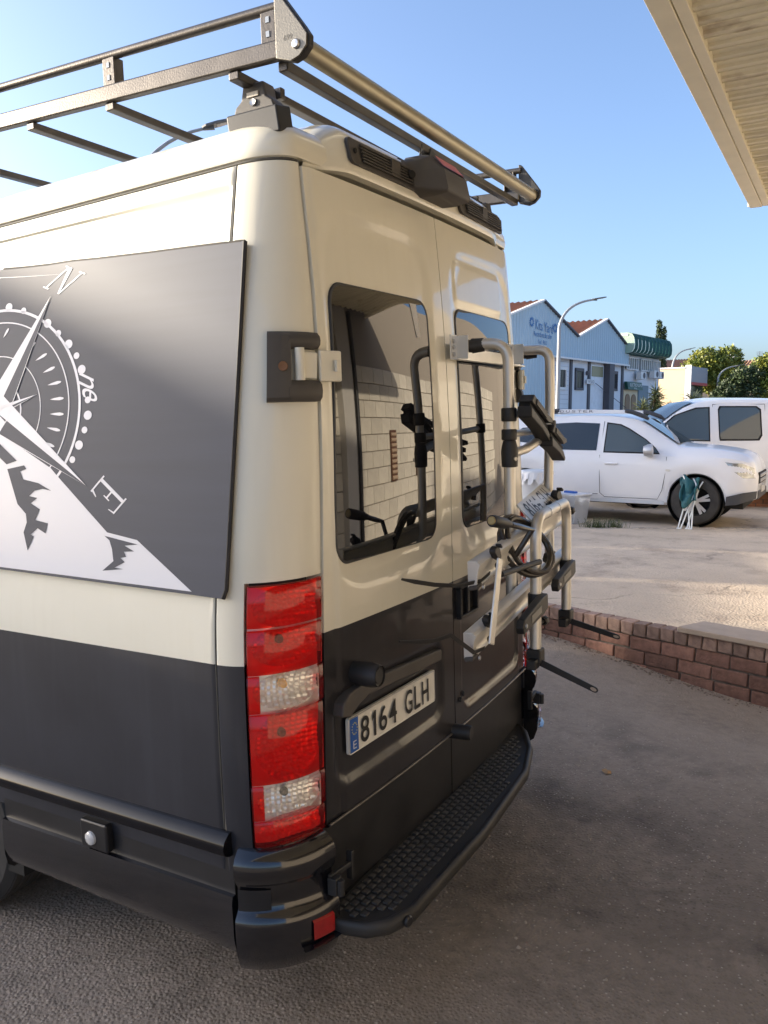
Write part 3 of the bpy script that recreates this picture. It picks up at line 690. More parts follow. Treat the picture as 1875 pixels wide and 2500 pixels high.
# step with tread
out = [(-.845, -.03), (-.845, -.10), (-.83, -.16), (-.785, -.21), (-.70, -.242), (-.2, -.248), (.3, -.215), (.52, -.155), (.68, -.075), (.735, -.02), (.735, .02)]
out = [(x, y) for x, y in out]
ins = lambda k: [(x*(1-k*.9), y+k*(.9 if y < -.05 else .0)) for x, y in out]
b = MB(); lv = [(.318, 0.010), (.321, .003), (.330, 0), (.348, 0), (.357, .004), (.361, .011), (.360, .019), (.355, .024), (.354, .026)]
n_ = len(out)
for z, k in lv: b.v += [(x, y, z) for x, y in ins(k)]
for i in range(len(lv)-1):
    for j in range(n_-1): b.f.append((i*n_+j, i*n_+j+1, (i+1)*n_+j+1, (i+1)*n_+j)); b.m.append(0)
top = [(x, y, .354) for x, y in ins(.026)]
b.add(top, [tuple(range(n_))])
st = b.build('rear_step', M_RUB, van, smooth=True, angle=50)
b = MB()
def inside(x, y):
    pts = ins(.032); yl = -9
    for (x0, y0), (x1, y1) in zip(pts, pts[1:]):
        if x0 <= x <= x1 and x1 > x0: yl = y0+(y1-y0)*(x-x0)/(x1-x0)
    return yl < y
for r in range(7):
    y = -.205+r*.0265
    for c_ in range(52):
        x = -.92+c_*.0315+(.0157 if r % 2 else 0)
        if inside(x-.014, y-.014) and inside(x+.014, y-.014) and y < -.03 and -.80+.35*max(0, -.13-y) < x < .68: b.box((x, y, .3545), (.025, .019, .009), Matrix.Rotation(R(7), 3, 'Y'))
b.build('tread_lugs', mat('worn_lugs', (.045, .043, .04), .5, var=.35, vscale=10), st, bevel=.003, seg=1, kind='stuff')
MB().lathe([(0, .006), (.012, .006), (.016, .003), (.017, 0)], (-.73, -.236, .338), (-.2, -1, 0), 16).build('step_bolt', M_BLACKS, st, smooth=True)
MB().box((-.05, -.04, .335), (1.3, .1, .03)).build('step_bracket', M_DARK, st)
# side moulding, recessed strip, skirt with marker lamp
for sx in (-1, 1):
    for y0, y1 in ((.152, 1.13), (1.90, 4.6)):
        X = lambda o: sx*(1.0+o)
        pr = [(.640, -.01), (.634, .012), (.618, .030), (.598, .036), (.580, .030), (.570, .012), (.568, -.01)]
        b = MB().grid(lambda y, i: (X(pr[i][1]), y, pr[i][0]), [y0, y0+.006, y0+.02]+frange(y0+.05, y1, 8), range(7)); b.add([(X(o), y0, z) for z, o in pr], [tuple(range(7))])
        b.build('side_moulding', M_MOULD, van, smooth=True, angle=40)
        MB().grid(lambda y, z: (X(-.004), y, z), [y0, y1], [.44, .58]).build('moulding_strip', M_BLACKS, van)
        pr2 = [(.455, -.004), (.452, .008), (.43, .012), (.33, .010), (.29, .002), (.272, -.02), (.27, -.08)]
        b = MB().grid(lambda y, i: (X(pr2[i][1]), y, pr2[i][0]+.018*(y-y0) if i > 2 else pr2[i][0]), frange(y0, y1, 9), range(7)); b.add([(X(o), y0, z) for z, o in pr2], [tuple(range(7))]); b.add([(X(o), y1, z) for z, o in pr2]+[(X(-.08), y1, .455)], [tuple(range(8))])
        b.build('side_skirt', M_BLACKG, van, smooth=True, angle=40)
    b = MB().box((sx*1.008, .675, .508), (.03, .115, .09)); mk = b.build('marker_lamp', M_BLACKS, van, bevel=.008, seg=3)
    MB().lathe([(0, .012), (.014, .011), (.02, .007), (.022, 0)], (sx*1.022, .685, .50), (sx, 0, 0), 20).build('lens', mat('milky_lens', (.5, .5, .5), .25, coat=.5), mk, smooth=True)
    MB().box((sx*.8, 1.5, .42), (.3, .75, .4)).build('wheel_well', M_DARK, van)
# wheels
def make_wheel(c, r, wd, ax):
    w_ = MB(); w_.lathe([(r*.62, -wd/2), (r*.8, -wd/2-.004), (r*.93, -wd/2+.004), (r, -wd/2+.03), (r, wd/2-.03), (r*.93, wd/2-.004), (r*.8, wd/2+.004), (r*.62, wd/2)], c, ax, 48)
    for k in (-.3, -.1, .1, .3): w_.lathe([(r+.002, k*wd-.01), (r+.005, k*wd-.006), (r+.005, k*wd+.006), (r+.002, k*wd+.01)], c, ax, 48)
    return w_
for x, y in ((-.86, 1.52), (.86, 1.52), (-.86, 4.75), (.86, 4.75)):
    sx = -1 if x < 0 else 1; ro = make_wheel((x, y, .355), .355, .2, (sx, 0, 0)).build('wheel', M_TYRE, van, smooth=True)
    MB().lathe([(.22, .06), (.19, .05), (.12, .02), (.1, .07), (0, .07)], (x, y, .355), (sx, 0, 0), 32).build('rim', M_CAP, ro, smooth=True)
# --- compass board
SE = Vector((.127, 0, .89)).normalized(); SO = Vector((-1.0, 0, 1.28)); SNb = Vector((-SE.z, 0, SE.x))
def bd(y, v, o=0): return tuple(SO+SE*v+Vector((0, y, 0))+SNb*o)
BY0, BY1 = .131, 2.35
outl = [(BY0+.010, -.004), (BY0, .02), (BY0-.004, .5), (BY0-.012, .925), (1.1, .963), (BY1, .985), (BY1, .02), (1.05, .012)]
b = MB(); n_ = 8
b.add([bd(y, v, -.012) for y, v in outl]+[bd(y, v, .0) for y, v in outl], [(i, (i+1) % n_, n_+(i+1) % n_, n_+i) for i in range(n_)]+[tuple(range(n_, 2*n_))])
b.m = [1]*8+[0]
board = b.build('compass_board', [M_BOARD, M_EDGE], van)
b = MB()
b.tube([bd(BY0+.010, -.004, -.004), bd(BY0, .02, -.004), bd(BY0-.004, .3, -.004), bd(BY0-.006, .5, -.005), bd(BY0-.012, .925, -.004)], .0062, 6)
b.tube([bd(BY0-.012, .925, -.004)]+[bd(lerp(BY0, 1.1, k/9), lerp(.925, .963, k/9)+random.uniform(-.002, .002), -.003) for k in range(10)], .004, 6)
b.build('board_sealant', M_EDGE, board, smooth=True)
CY, CV = 1.10, .508
def art(name, polys, o=.0012, m=None):
    b = MB()
    for k, p in enumerate(polys): b.add([bd(y, v, o) for y, v in p], [tuple(range(len(p)))])
    return b.build(name, m or M_PRINT, board)
def ringp(r, w_, n=90):
    b = MB(); pts = []
    for k in range(n+1):
        a = 2*math.pi*k/n; pts.append((math.cos(a), math.sin(a)))
    b.grid(lambda a, q: bd(CY-pts[a][0]*(r+q)*1.2, CV+pts[a][1]*(r+q), .0012), list(range(n+1)), [-w_/2, w_/2])
    return b.build('compass_ring', M_PRINT, board)
for r, w_ in ((.322, .0085), (.283, .004), (.176, .003), (.099, .0055), (.066, .003)): ringp(r, w_)
C0 = (CY, CV)
def needle(tip, wd, white_side, n='compass_needle'):
    dx, dv = tip[0]-CY, tip[1]-CV; L = math.hypot(dx, dv); px, pv = -dv/L*wd, dx/L*wd
    base = (CY+px*white_side, CV+pv*white_side)
    art('compass_needle', [[C0, tip, base]], .0022)
    ob = (CY-px*white_side, CV-pv*white_side)
    art('needle_shade', [[C0, tip, ob]], .0020, M_BOARD)
    dx2, dv2 = tip[0]-ob[0], tip[1]-ob[1]; L2 = math.hypot(dx2, dv2); ox, ov = -dv2/L2*.002, dx2/L2*.002
    art('needle_outline', [[(ob[0]-ox, ob[1]-ov), tip, (ob[0]+ox, ob[1]+ov)]], .0026)
for tip, wd, sd_ in (((.863, .855), .06, -1), ((.67, .281), .06, -1), ((1.34, .16), .06, -1), ((1.53, .735), .06, -1)): needle(tip, wd, sd_)
for tip, wd, sd_ in (((.905, .557), .016, -1),): needle(tip, wd, sd_)
for i, (y, v) in enumerate([(1.061, .838), (.989, .821), (.873, .772), (.822, .738), (.774, .702), (.737, .665), (.712, .623), (.68, .532), (.677, .487), (.688, .444), (.709, .4), (.735, .357), (1.13, .835), (1.2, .815)]):
    r = (.0135 if i % 2 == 0 else .010) if i < 7 else ((.010 if i % 2 else .0135) if i != 7 else .010)
    art('dot', [[(y+r*1.25*math.cos(k*math.pi/9), v+r*math.sin(k*math.pi/9)) for k in range(18)]])
tk = [((1.083, .743), (1.057, .772)), ((.968, .694), (.924, .718)), ((.922, .661), (.869, .68)), ((.885, .622), (.83, .637)), ((.861, .583), (.799, .591)), ((.846, .539), (.784, .541)), ((.844, .495), (.781, .493)), ((.855, .454), (.793, .444)), ((.875, .411), (.816, .396))]
for (y0, v0), (y1, v1) in tk:
    dx, dv = y1-y0, v1-v0; L = math.hypot(dx, dv); px, pv = -dv/L, dx/L
    art('tick', [[(y0, v0)]+[(y0+dx*t+px*h*.005, v0+dv*t+pv*h*.005) for t, h in ((.3, .6), (.7, 1), (.92, .6))]+[(y1, v1)]+[(y0+dx*t-px*h*.005, v0+dv*t-pv*h*.005) for t, h in ((.92, .6), (.7, 1), (.3, .6))]])
# serif letters N and E drawn in a unit frame, u right, w up
def letter(name, polys, O, U, V):
    art(name, [[(O[0]+U[0]*u+V[0]*w_, O[1]+U[1]*u+V[1]*w_) for u, w_ in p] for p in polys])
Nl = [[(.13, 0), (.19, 0), (.19, 1), (.13, 1)], [(.02, 0), (.30, 0), (.30, .045), (.02, .045)], [(0, .955), (.24, .955), (.24, 1), (0, 1)], [(.16, 1), (.32, 1), (.86, .0), (.80, 0)], [(.81, 0), (.87, 0), (.87, 1), (.81, 1)], [(.70, .955), (.98, .955), (.98, 1), (.70, 1)]]
letter('letter_n', Nl, (.905, .886), (-.088, -.034), (-.105, .054))
El = [[(.12, 0), (.26, 0), (.26, 1), (.12, 1)], [(0, 0), (.85, 0), (.85, .05), (0, .05)], [(0, .95), (.82, .95), (.82, 1), (0, 1)], [(.26, .49), (.55, .49), (.55, .54), (.26, .54)], [(.55, .40), (.60, .40), (.60, .63), (.55, .63)], [(.80, .0), (.88, .24), (.84, .25), (.72, .05)], [(.76, .95), (.82, .78), (.86, .78), (.82, .95)]]
letter('letter_e', El, (.600, .312), (.060, -.054), (-.098, -.066))
b = MB()
put_text(b, 'n', .034, .052, lambda u, v: bd(.722-v*1.25+ .006*u, .612-u-v*.12+.004, .0012), shear=.35)
put_text(b, 'e', .030, .052, lambda u, v: bd(.705-v*1.25+.006*u, .570-u-v*.12+.004, .0012), shear=.35)
b.build('lettering_ne', M_PRINT, board)
art('mountain_print', [[(1.079, .441), (.829, .331), (.804, .312), (.575, .149), (.455, .133), (.245, .0065), (1.05, .0195), (1.5, .03), (1.5, .33), (1.3, .40), (1.2, .47), (1.15, .45)]], .0010)
for p in ([(1.032, .327), (.952, .339), (.941, .328), (.969, .32), (.953, .296), (.88, .285), (.821, .263), (.86, .268), (.897, .262), (.921, .245), (.883, .24), (.912, .223), (.869, .206), (.888, .173), (.83, .165), (.838, .134), (.875, .148), (.906, .128), (.891, .122), (.917, .078), (.94, .133), (.927, .164), (.933, .19), (.975, .219)],
          [(.584, .139), (.451, .121), (.501, .115), (.463, .101), (.503, .098), (.493, .084), (.516, .08), (.498, .069), (.537, .051), (.502, .049), (.586, .039), (.543, .069), (.551, .103), (.563, .127)],
          [(1.077, .408), (.988, .353), (1.037, .342), (1.074, .364), (1.2, .36), (1.2, .43)]):
    art('mountain_shade', [p], .0022, M_BOARD)
art('scratch_line', [[(1.2, .945), (.99, .928), (.80, .915), (.99, .9265), (1.2, .943)]], .0012)

# ================================================================ ROOF RACK
rack = thing('roof_rack', 'dark tubular roof rack with rear roller on top of the camper van', 'roof rack', (0, 0, 2.55), VAN)
RX, RY1 = .832, 4.6
def zrk(y): return 2.648+.036*y        # the rack rises a little towards the front
for sx in (-1, 1):
    MB().bar((sx*RX, -.005, zrk(-.005)), (sx*RX, RY1, zrk(RY1)), .026, .046).build('side_rail', M_RACK, rack, bevel=.006, seg=3)
    MB().tube([(sx*RX, -.012, 2.750), (sx*RX, RY1, zrk(RY1)+.102)], .0125, 14).build('upper_rail', M_RACK, rack, smooth=True)
    for y in (.035, .60, 1.17, 1.75, 2.35, 2.95, 3.6):
        zc = zrk(y)+.057; pb = MB(); pb.box((sx*(RX+.006), y, zc), (.008, .045, .075)); pb.box((sx*(RX-.012), y+.02, zc), (.03, .005, .075)); pb.box((sx*(RX-.012), y-.02, zc), (.03, .005, .075))
        po = pb.build('post', M_RACK, rack, bevel=.002)
        for z in (zc-.017, zc+.017): MB().box((sx*(RX+.0105), y, z), (.003, .011, .014)).build('slot', mat('slot_sky', (.25, .3, .38), .6), po)
    P = [(.004, 2.775), (-.008, 2.772), (-.074, 2.682), (-.090, 2.658), (-.088, 2.632), (-.066, 2.612), (-.04, 2.605), (.004, 2.620)]
    ep = MB().prism([(sx*(RX+.017), y, z) for y, z in P], (sx*.006, 0, 0)).build('end_plate', mat('end_plate_steel', (.16, .15, .13), .38, metal=.7, var=.08, bump=.3, bscale=300, bdist=.002), rack, bevel=.002)
    MB().prism([(sx*(RX+.0168), y*1.0-.004, z) for y, z in P], (-sx*.02, 0, 0)).build('plate_rubber', M_PLAS, ep, bevel=.003)
    MB().lathe([(0, .007), (.009, .006), (.012, .002), (.012, 0)], (sx*(RX+.023), -.058, 2.640), (sx, 0, 0), 14).build('bolt', M_STEEL, ep, smooth=True)
    if sx < 0:
        tb = MB(); put_text(tb, '699', .026, .012, lambda u, v: (-(RX+.0236), -.022-u, 2.655+v)); tb.build('stamped_number', mat('stamp', (.06, .055, .05), .6), ep)
MB().cyl((-RX-.012, -.058, 2.642), (RX+.012, -.058, 2.642), .0255, 24).build('rear_roller', M_ROLL, rack, smooth=True)
MB().box((0, .012, 2.618), (2*RX-.03, .030, .026)).build('rear_bar', M_RACK, rack, bevel=.004)
for y in (.155, .61, .955, 1.5, 2.1, 2.8, 3.5, 4.2):
    MB().box((0, y, zrk(y)-.034), (2*RX+.01, .034, .022)).build('cross_bar', M_RACK, rack, bevel=.004)
for sx in (-1, 1):
    for y in (.14, 2.1, 4.2):
        fb = MB(); X = sx*.762
        fb.prism([(X-sx*.045, y-.085, 2.495), (X+sx*.018, y-.085, 2.48), (X+sx*.024, y-.08, 2.548), (X-sx*.04, y-.08, 2.56)], (0, .17, 0))
        ft = fb.build('rack_foot', M_PLAS, rack, bevel=.006, seg=3)
        ub = MB(); Q = [(y-.072, 2.54), (y+.072, 2.54), (y+.062, 2.566), (y+.042, 2.58), (y+.034, 2.618), (y-.034, 2.618), (y-.042, 2.58), (y-.062, 2.566)]
        ub.prism([(X+sx*.016, a, z) for a, z in Q], (-sx*.05, 0, 0)); ub.build('foot_tower', M_PLASG, ft, bevel=.006, seg=3)
        MB().box((X+sx*.018, y, 2.588), (.003, .038, .013)).build('foot_badge', mat('badge', (.45, .42, .36), .5), ft, bevel=.001)
        MB().lathe([(.0, .002), (.006, .003), (.009, .004), (.010, 0)], (X+sx*.017, y, 2.568), (sx, 0, 0), 14).build('lock_core', M_STEEL, ft, smooth=True)
        MB().box((X-sx*.09, y, zrk(y)-.034), (.02, .043, .03)).build('bar_clamp', M_RACK, ft, bevel=.003)

# ================================================================ BIKE RACK on the right door
br = thing('bike_rack', 'silver tubular bike rack with two folded up wheel rails hung on the right rear door', 'bike rack', (.36, -.1, 1.0), VAN)
TR = .0195
A = bend([(.10, -.085, 1.975), (.112, -.222, 1.975), (.12, -.220, 1.78)], .11, 9)
A = [(.10, -.085, 1.975)]+A[1:]+[(.12, -.220, 1.4), (.12, -.222, 1.02)]
B = bend([(.63, -.085, 1.985), (.638, -.196, 1.985), (.645, -.194, 1.80)], .11, 9)+[(.648, -.184, 1.4), (.65, -.19, 1.02)]
ta = MB().tube(A, TR, 16).build('frame_tube', M_ALU, br, smooth=True)
tb = MB().tube(B, TR, 16).build('frame_tube', M_ALU, br, smooth=True)
cpb = MB(); cpb.box((.35, -.055, 1.945), (.66, .004, .045)); cpb.box((.35, -.066, 1.925), (.66, .022, .004)); cpb.build('cross_plate', M_ALUB, br)
for x, yy, zz_ in ((.06, -.05, 1.965), (.62, -.045, 1.97)):
    bb = MB(); bb.box((x-.04, yy-.008, zz_), (.05, .004, .085)); bb.box((x-.014, yy-.03, zz_), (.004, .045, .08)); bk = bb.build('door_bracket', M_ALUB, br, bevel=.001)
    for dz in (-.025, 0, .02): MB().lathe([(0, .006), (.007, .005), (.008, 0)], (x-.045, yy-.01, zz_+dz), (0, -1, 0), 8).build('bolt', M_STEEL, bk)
    MB().cyl((x+.005, yy-.012, zz_), (x+.022, yy-.03, zz_+.003), .021, 16).build('knuckle', M_PLASG, bk, smooth=True)
    MB().tube([(x+.015, yy-.03, zz_+.004), (x+.036, yy-.055, zz_+.006)], [.020, .024], 14).build('pivot_collar', M_PLAS, bk, smooth=True)
    MB().tube([(x+.034, yy-.045, zz_+.006), (x+.05, yy-.085, zz_+.009)], [.026, .0235], 14).build('pivot_sleeve', M_PLAS, bk, smooth=True)
def collar(x, y, z0, z1, r=.027, nm='collar'):
    return MB().lathe([(TR, z0), (r-.002, z0), (r, z0+.004), (r, z1-.004), (r-.002, z1), (TR, z1)], (x, y, 0), (0, 0, 1), 20).build(nm, M_PLAS, br, smooth=True)
collar(.12, -.220, 1.705, 1.752); collar(.12, -.220, 1.640, 1.678)
MB().lathe([(TR, 1.545), (.028, 1.547), (.030, 1.60), (.027, 1.62), (.022, 1.638), (TR, 1.64)], (.12, -.221, 0), (0, 0, 1), 20).build('arm_joint', M_PLAS, br, smooth=True)
MB().lathe([(0, .006), (.007, .005), (.008, 0)], (.105, -.247, 1.575), (-.5, -.85, 0), 10).build('rivet', M_STEEL, br, smooth=True)
collar(.647, -.19, 1.66, 1.70)
MB().cyl((.13, -.235, 1.73), (.19, -.26, 1.735), .016).build('arm_tube', M_ALU, br, smooth=True)
MB().tube([(.12, -.225, 1.66), (.36, -.225, 1.665), (.64, -.195, 1.68)], .0125, 12).build('arm_tube', M_ALU, br, smooth=True)
MB().tube([(.13, -.235, 1.595), (.2, -.252, 1.605), (.40, -.255, 1.645)], .0165, 12).build('arm_tube', M_ALU, br, smooth=True)
def claw(p0, p1, lab):
    p0, p1 = Vector(p0), Vector(p1); d = (p1-p0); L = d.length; d.normalize(); n = Vector((0, -1, 0)); n = (n-d*n.dot(d)).normalized(); u = d.cross(n)
    if u.z < 0: u = -u
    M = Matrix((d, n, u)).transposed()
    bb = MB(); c = (p0+p1)/2
    for s_ in (-1, 1):
        pts = [(-L/2, s_*.008), (-L/2+.02, s_*.042), (L*.1, s_*.036), (L/2, s_*.046), (L/2+.008, s_*.03), (L*.35, s_*.014), (-L*.1, s_*.010)]
        bb.prism([c+M @ Vector((a, -.026, q)) for a, q in pts], M @ Vector((0, .052, 0)))
    cl = bb.build('bike_claw', M_PLAS, br, bevel=.005, label=lab)
    MB().box(c+M @ Vector((.0, -.005, 0)), (L*.9, .04, .018), M).build('claw_core', M_DARK, cl)
    MB().box(c+M @ Vector((-.02, .0285, .024)), (L*.5, .003, .02), M).build('claw_insert', M_PLASG, cl)
claw((.10, -.285, 1.765), (.34, -.275, 1.668), 'upper black frame clamp near the left tube')
claw((.32, -.285, 1.655), (.56, -.26, 1.585), 'lower black frame clamp near the right tube')
# folded platform
U1, U2 = (.085, -.327), (.625, -.268)
U = [(U1[0]-.012, U1[1], .885)]+bend([(U1[0]-.01, U1[1], .9), (U1[0], U1[1], 1.372), (U2[0], U2[1], 1.374), (U2[0]-.01, U2[1], .91)], .085, 9)+[(U2[0]-.012, U2[1], .895)]
MB().tube(U, TR, 16).build('platform_frame', M_ALU, br, smooth=True)
for f_s, a_, c_ in ((.36, U1, 1.37), (.64, U1, 1.37)):
    x = lerp(U1[0], U2[0], f_s); y = lerp(U1[1], U2[1], f_s)
    MB().cyl((x-.025, y-.003, 1.3725), (x+.025, y+.003, 1.3735), .0215).build('frame_sleeve', M_ALUB, br, smooth=True)
def rail(p0, p1, h, lab):
    p0, p1 = Vector(p0), Vector(p1); d = (p1-p0).normalized(); n = Vector((d.y, -d.x, 0)).normalized(); u = n.cross(d).normalized()
    if u.z < 0: u = -u
    prof = [(-h/2, .018), (-h/2, -.004), (-h/2+.004, -.010), (-h*.40, -.012), (-h*.36, -.006), (-h*.2, -.003), (0, -.006), (h*.25, -.016), (h*.40, -.020), (h*.45, -.014), (h/2, -.010), (h/2, .018), (h*.42, .02), (h*.3, .004), (0, .012), (-h*.3, .004), (-h*.42, .02)]
    L = (p1-p0).length; b = MB()
    pr = [p0+n*-(-o)+u*z for z, o in prof]
    pr = [p0+n*(-o)+u*z for z, o in prof]
    b.prism(pr, d*L); o = b.build('wheel_rail', M_RAIL, br, smooth=True, label=lab, angle=50)
    MB().prism([p0-d*.003+n*(-o_)+u*z for z, o_ in ((-h*.49, .019), (-h*.49, -.008), (-h*.3, -.008), (h*.2, -.014), (h*.4, -.020), (h*.49, -.012), (h*.49, .019))], d*.006).build('end_cap', M_ALUB, o)
    e = MB(); e.prism([p0-d*.012+u*z+n*o_ for z, o_ in ((-.042, .012), (-.028, .016), (-.034, -.018), (-.048, -.014))], d*.04); e.build('end_buckle', M_PLASG, o, bevel=.004)
    MB().lathe([(0, .004), (.007, .004), (.008, 0)], p0+d*.02-u*.04+n*.02, n, 10).build('rivet', M_STEEL, o, smooth=True)
    return o, d, n, u, p0
r1, d1, n1, u1, q1 = rail((-.385, -.300, 1.258), (.745, -.222, 1.318), .082, 'upper wheel rail')
r2, d2, n2, u2, q2 = rail((-.43, -.303, 1.052), (.745, -.222, 1.118), .082, 'lower wheel rail')
def strap(pts, wd, parent, nm='strap', th=.0035):
    b = MB(); pts = [Vector(p) for p in pts]; k = len(pts); row = []
    for i, p in enumerate(pts):
        t = (pts[min(i+1, k-1)]-pts[max(i-1, 0)]).normalized(); s_ = t.cross(Vector((0, 1, .35))).normalized(); q = s_.cross(t)
        wv = wd*(.5 if i in (0,) else 1)
        row.append([p+s_*wv/2+q*th/2, p-s_*wv/2+q*th/2, p-s_*wv/2-q*th/2, p+s_*wv/2-q*th/2])
    for rr in row: b.v += [tuple(x) for x in rr]
    for i in range(k-1):
        for j in range(4): b.f.append((i*4+j, i*4+(j+1) % 4, i*4+4+(j+1) % 4, i*4+4+j)); b.m.append(0)
    b.f += [(0, 1, 2, 3), tuple(range(k*4-4, k*4))]; b.m += [0, 0]
    return b.build(nm, M_PLAS, parent, bevel=.001)
strap([(-.652, -.20, 1.288), (-.60, -.215, 1.272), (-.53, -.24, 1.252), (-.45, -.275, 1.236), (-.36, -.31, 1.236), (-.30, -.315, 1.25)], .013, r1)
strap([(-.675, -.20, 1.118), (-.62, -.225, 1.106), (-.57, -.25, 1.098), (-.50, -.275, 1.10), (-.43, -.315, 1.035), (-.36, -.318, 1.03)], .013, r2)
def buckle(p, rot, parent, s=1.0):
    b = MB(); Mx = Matrix.Rotation(rot, 3, 'Y')
    p = Vector(p)
    b.prism([p+Mx @ Vector((x*s, -.016*s, z*s)) for x, z in ((-.05, .0), (-.03, .028), (.01, .034), (.045, .012), (.05, -.012), (.0, -.022), (-.04, -.014))], (0, .034*s, 0))
    b.box(p+Mx @ Vector((-.02*s, -.018*s, .035*s)), (.03*s, .03*s, .012*s), Mx)
    return b.build('buckle', M_PLAS, parent, bevel=.003)
buckle((-.27, -.322, 1.305), R(35), r1, .62); buckle((-.335, -.322, 1.105), R(35), r2, .62)
buckle((.60, -.235, 1.392), R(25), r1, .8); buckle((.42, -.262, 1.17), R(10), r2, .8); buckle((.44, -.255, 1.368), R(10), r1, .5)
MB().bar((-.275, -.338, 1.292), (-.365, -.343, 1.045), .036, .008, up=(0, 1, 0)).build('tie_bar', M_ALUB, br, bevel=.003)
for z, x in ((1.276, -.28), (1.06, -.35)): MB().lathe([(0, .012), (.010, .010), (.012, 0)], (x+.02, -.325, z-.01), (1, -.2, 0), 10).build('bolt', M_PLASG, br, smooth=True)
# clamp arms with grey pads
def arm(p0, p1, wd, lab=None):
    p0, p1 = Vector(p0), Vector(p1); d = p1-p0; L = d.length; d.normalize(); n = Vector((d.y, -d.x, 0)).normalized(); u = n.cross(d)
    if u.z < 0: u = -u
    if n.y > 0: n = -n
    b = MB(); b.prism([p0+d*a+u*q-n*.012 for a, q in ((-.01, -wd*.5), (L*.9, -wd*.62), (L+.02, -wd*.5), (L+.02, wd*.55), (L*.85, wd*.62), (L*.3, wd*.5), (.0, wd*.42), (-.02, 0))], n*.028)
    o = b.build('holder_arm', M_PLAS, br, bevel=.005, seg=3)
    Mx = Matrix((d, n, u)).transposed()
    MB().box(p0+d*L*.5+n*.0165, (L*.45, .004, wd*.5), Mx).build('grey_pad', mat('grey_pad', (.2, .2, .19), .5), o, bevel=.001)
    MB().lathe([(0, .004), (.007, .004), (.008, 0)], p0+d*.005+n*.017, n, 10).build('rivet', M_STEEL, o, smooth=True)
arm((-.165, -.362, 1.056), (.075, -.352, 1.082), .05); arm((.36, -.305, 1.085), (.60, -.292, 1.108), .05)
for (x, y), z in ((U1, 1.085), (U2, 1.11)): collar(x-.005, y, z-.032, z+.026, .0275, 'arm_collar')
MB().tube([(-.25, -.332, 1.238), (-.1, -.338, 1.232), (.05, -.352, 1.228)], .010, 10).build('rubber_stay', M_PLAS, br, smooth=True)
for x, y, z, sx in ((.13, -.335, 1.0, 1), (.66, -.27, 1.33, 1), (.655, -.255, 1.20, 1)):
    b = MB(); b.cyl((x-.03, y, z), (x+.005, y, z), .006)
    if z != 1.20: b.lathe([(.012, 0), (.017, .006), (.017, .02), (.01, .026), (0, .026)], (x, y, z), (1, -.1, 0), 7)
    b.build('clamp_knob', M_PLAS, br, smooth=True)
# leg shoes with loose straps
for (x, y), z, tipv in ((U1, .88, (.0, -.19, -.07)), (U2, .895, (.0, -.19, -.045))):
    b = MB(); b.box((x-.012, y, z+.012), (.052, .052, .05)); b.box((x-.045, y-.002, z-.01), (.05, .035, .035)); sh = b.build('leg_shoe', M_PLAS, br, bevel=.006, seg=3)
    p = Vector((x-.02, y-.02, z-.01)); T_ = Vector(tipv)
    s_ = MB(); dd = T_.normalized(); sd_ = Vector((0, 0, 1)); sd_ = (sd_-dd*sd_.dot(dd)).normalized(); nn = dd.cross(sd_)
    L = T_.length; pr = [(0, -.012), (L, -.010)]+[(L+.012*math.sin(a), -.010*math.cos(a)) for a in frange(.3, 2.8, 6)]+[(L, .010), (0, .012)]
    s_.prism([p+dd*a+sd_*q-nn*.002 for a, q in pr], nn*.004); so = s_.build('strap', M_PLAS, sh)
    s2 = MB(); s2.prism([p+dd*(L-.004)+dd*(.011*math.cos(a))+sd_*.006*math.sin(a)-nn*.003 for a in frange(0, 5.8, 12)], nn*.006); s2.build('strap_eye', mat('eye_tan', (.4, .32, .25), .7), so)
# tilted spare plate on the rack
q0, q1_, q2_, q3 = Vector((.15, -.300, 1.342)), Vector((.625, -.24, 1.378)), Vector((.625, -.160, 1.445)), Vector((.150, -.232, 1.410))
def cpl(u, v, o=0):
    p = q0.lerp(q1_, u/.52).lerp(q3.lerp(q2_, u/.52), v/.11); return p+((q1_-q0).cross(q3-q0)).normalized()*o
b = MB(); b.add([cpl(u, v, -.005) for u, v in P2]+[cpl(u, v, .001) for u, v in P2], [tuple(range(len(P2)))[::-1], tuple(range(len(P2), 2*len(P2)))]+[(i, (i+1) % len(P2), len(P2)+(i+1) % len(P2), len(P2)+i) for i in range(len(P2))])
sp_ = b.build('spare_plate', M_PLATE, br)
x = .05
for ch, w_ in zip('8164 GLH', (.044, .03, .044, .046, .026, .048, .04, .046)):
    if ch != ' ': b = MB(); put_text(b, ch, w_-(.010 if ch == '1' else 0), .078, lambda u, v, x=x: cpl(x+u+(.004 if ch == '1' else 0), .016+v, .0025), bold=.011); b.build('plate_character', M_INK, sp_)
    x += w_+.0125
# ================================================================ coiled cable lock
lk = thing('cable_lock', 'coiled black cable lock wound round the top of the bike rack', 'bike lock', (.03, -.31, 1.27), VAN)
pts = [(-.17, -.335, 1.383), (-.10, -.345, 1.366), (-.03, -.355, 1.35)]
for k in range(62):
    a = -1.9+k*2*math.pi/24; ph = k/61
    r_x = .105+.012*math.sin(k*.37); r_z = .092+.012*math.cos(k*.23)
    pts.append((.055+r_x*math.sin(a)*1.05+.02*math.sin(k*.11), -.31+.062*math.cos(a*1.0+.5)+.012*math.sin(k*.17), 1.29+r_z*math.cos(a)-.03*ph))
MB().tube(pts, .0098, 9).build('cable', mat('black_cable', (.022, .017, .013), .35, coat=.3, var=.3, vscale=30), lk, smooth=True)
MB().lathe([(0, 0), (.017, .001), (.019, .006), (.0185, .05), (.017, .10), (.012, .125), (.010, .14)], (-.305, -.325, 1.412), (.17, -.01, -.036), 18).build('lock_body', M_PLAS, lk, smooth=True)
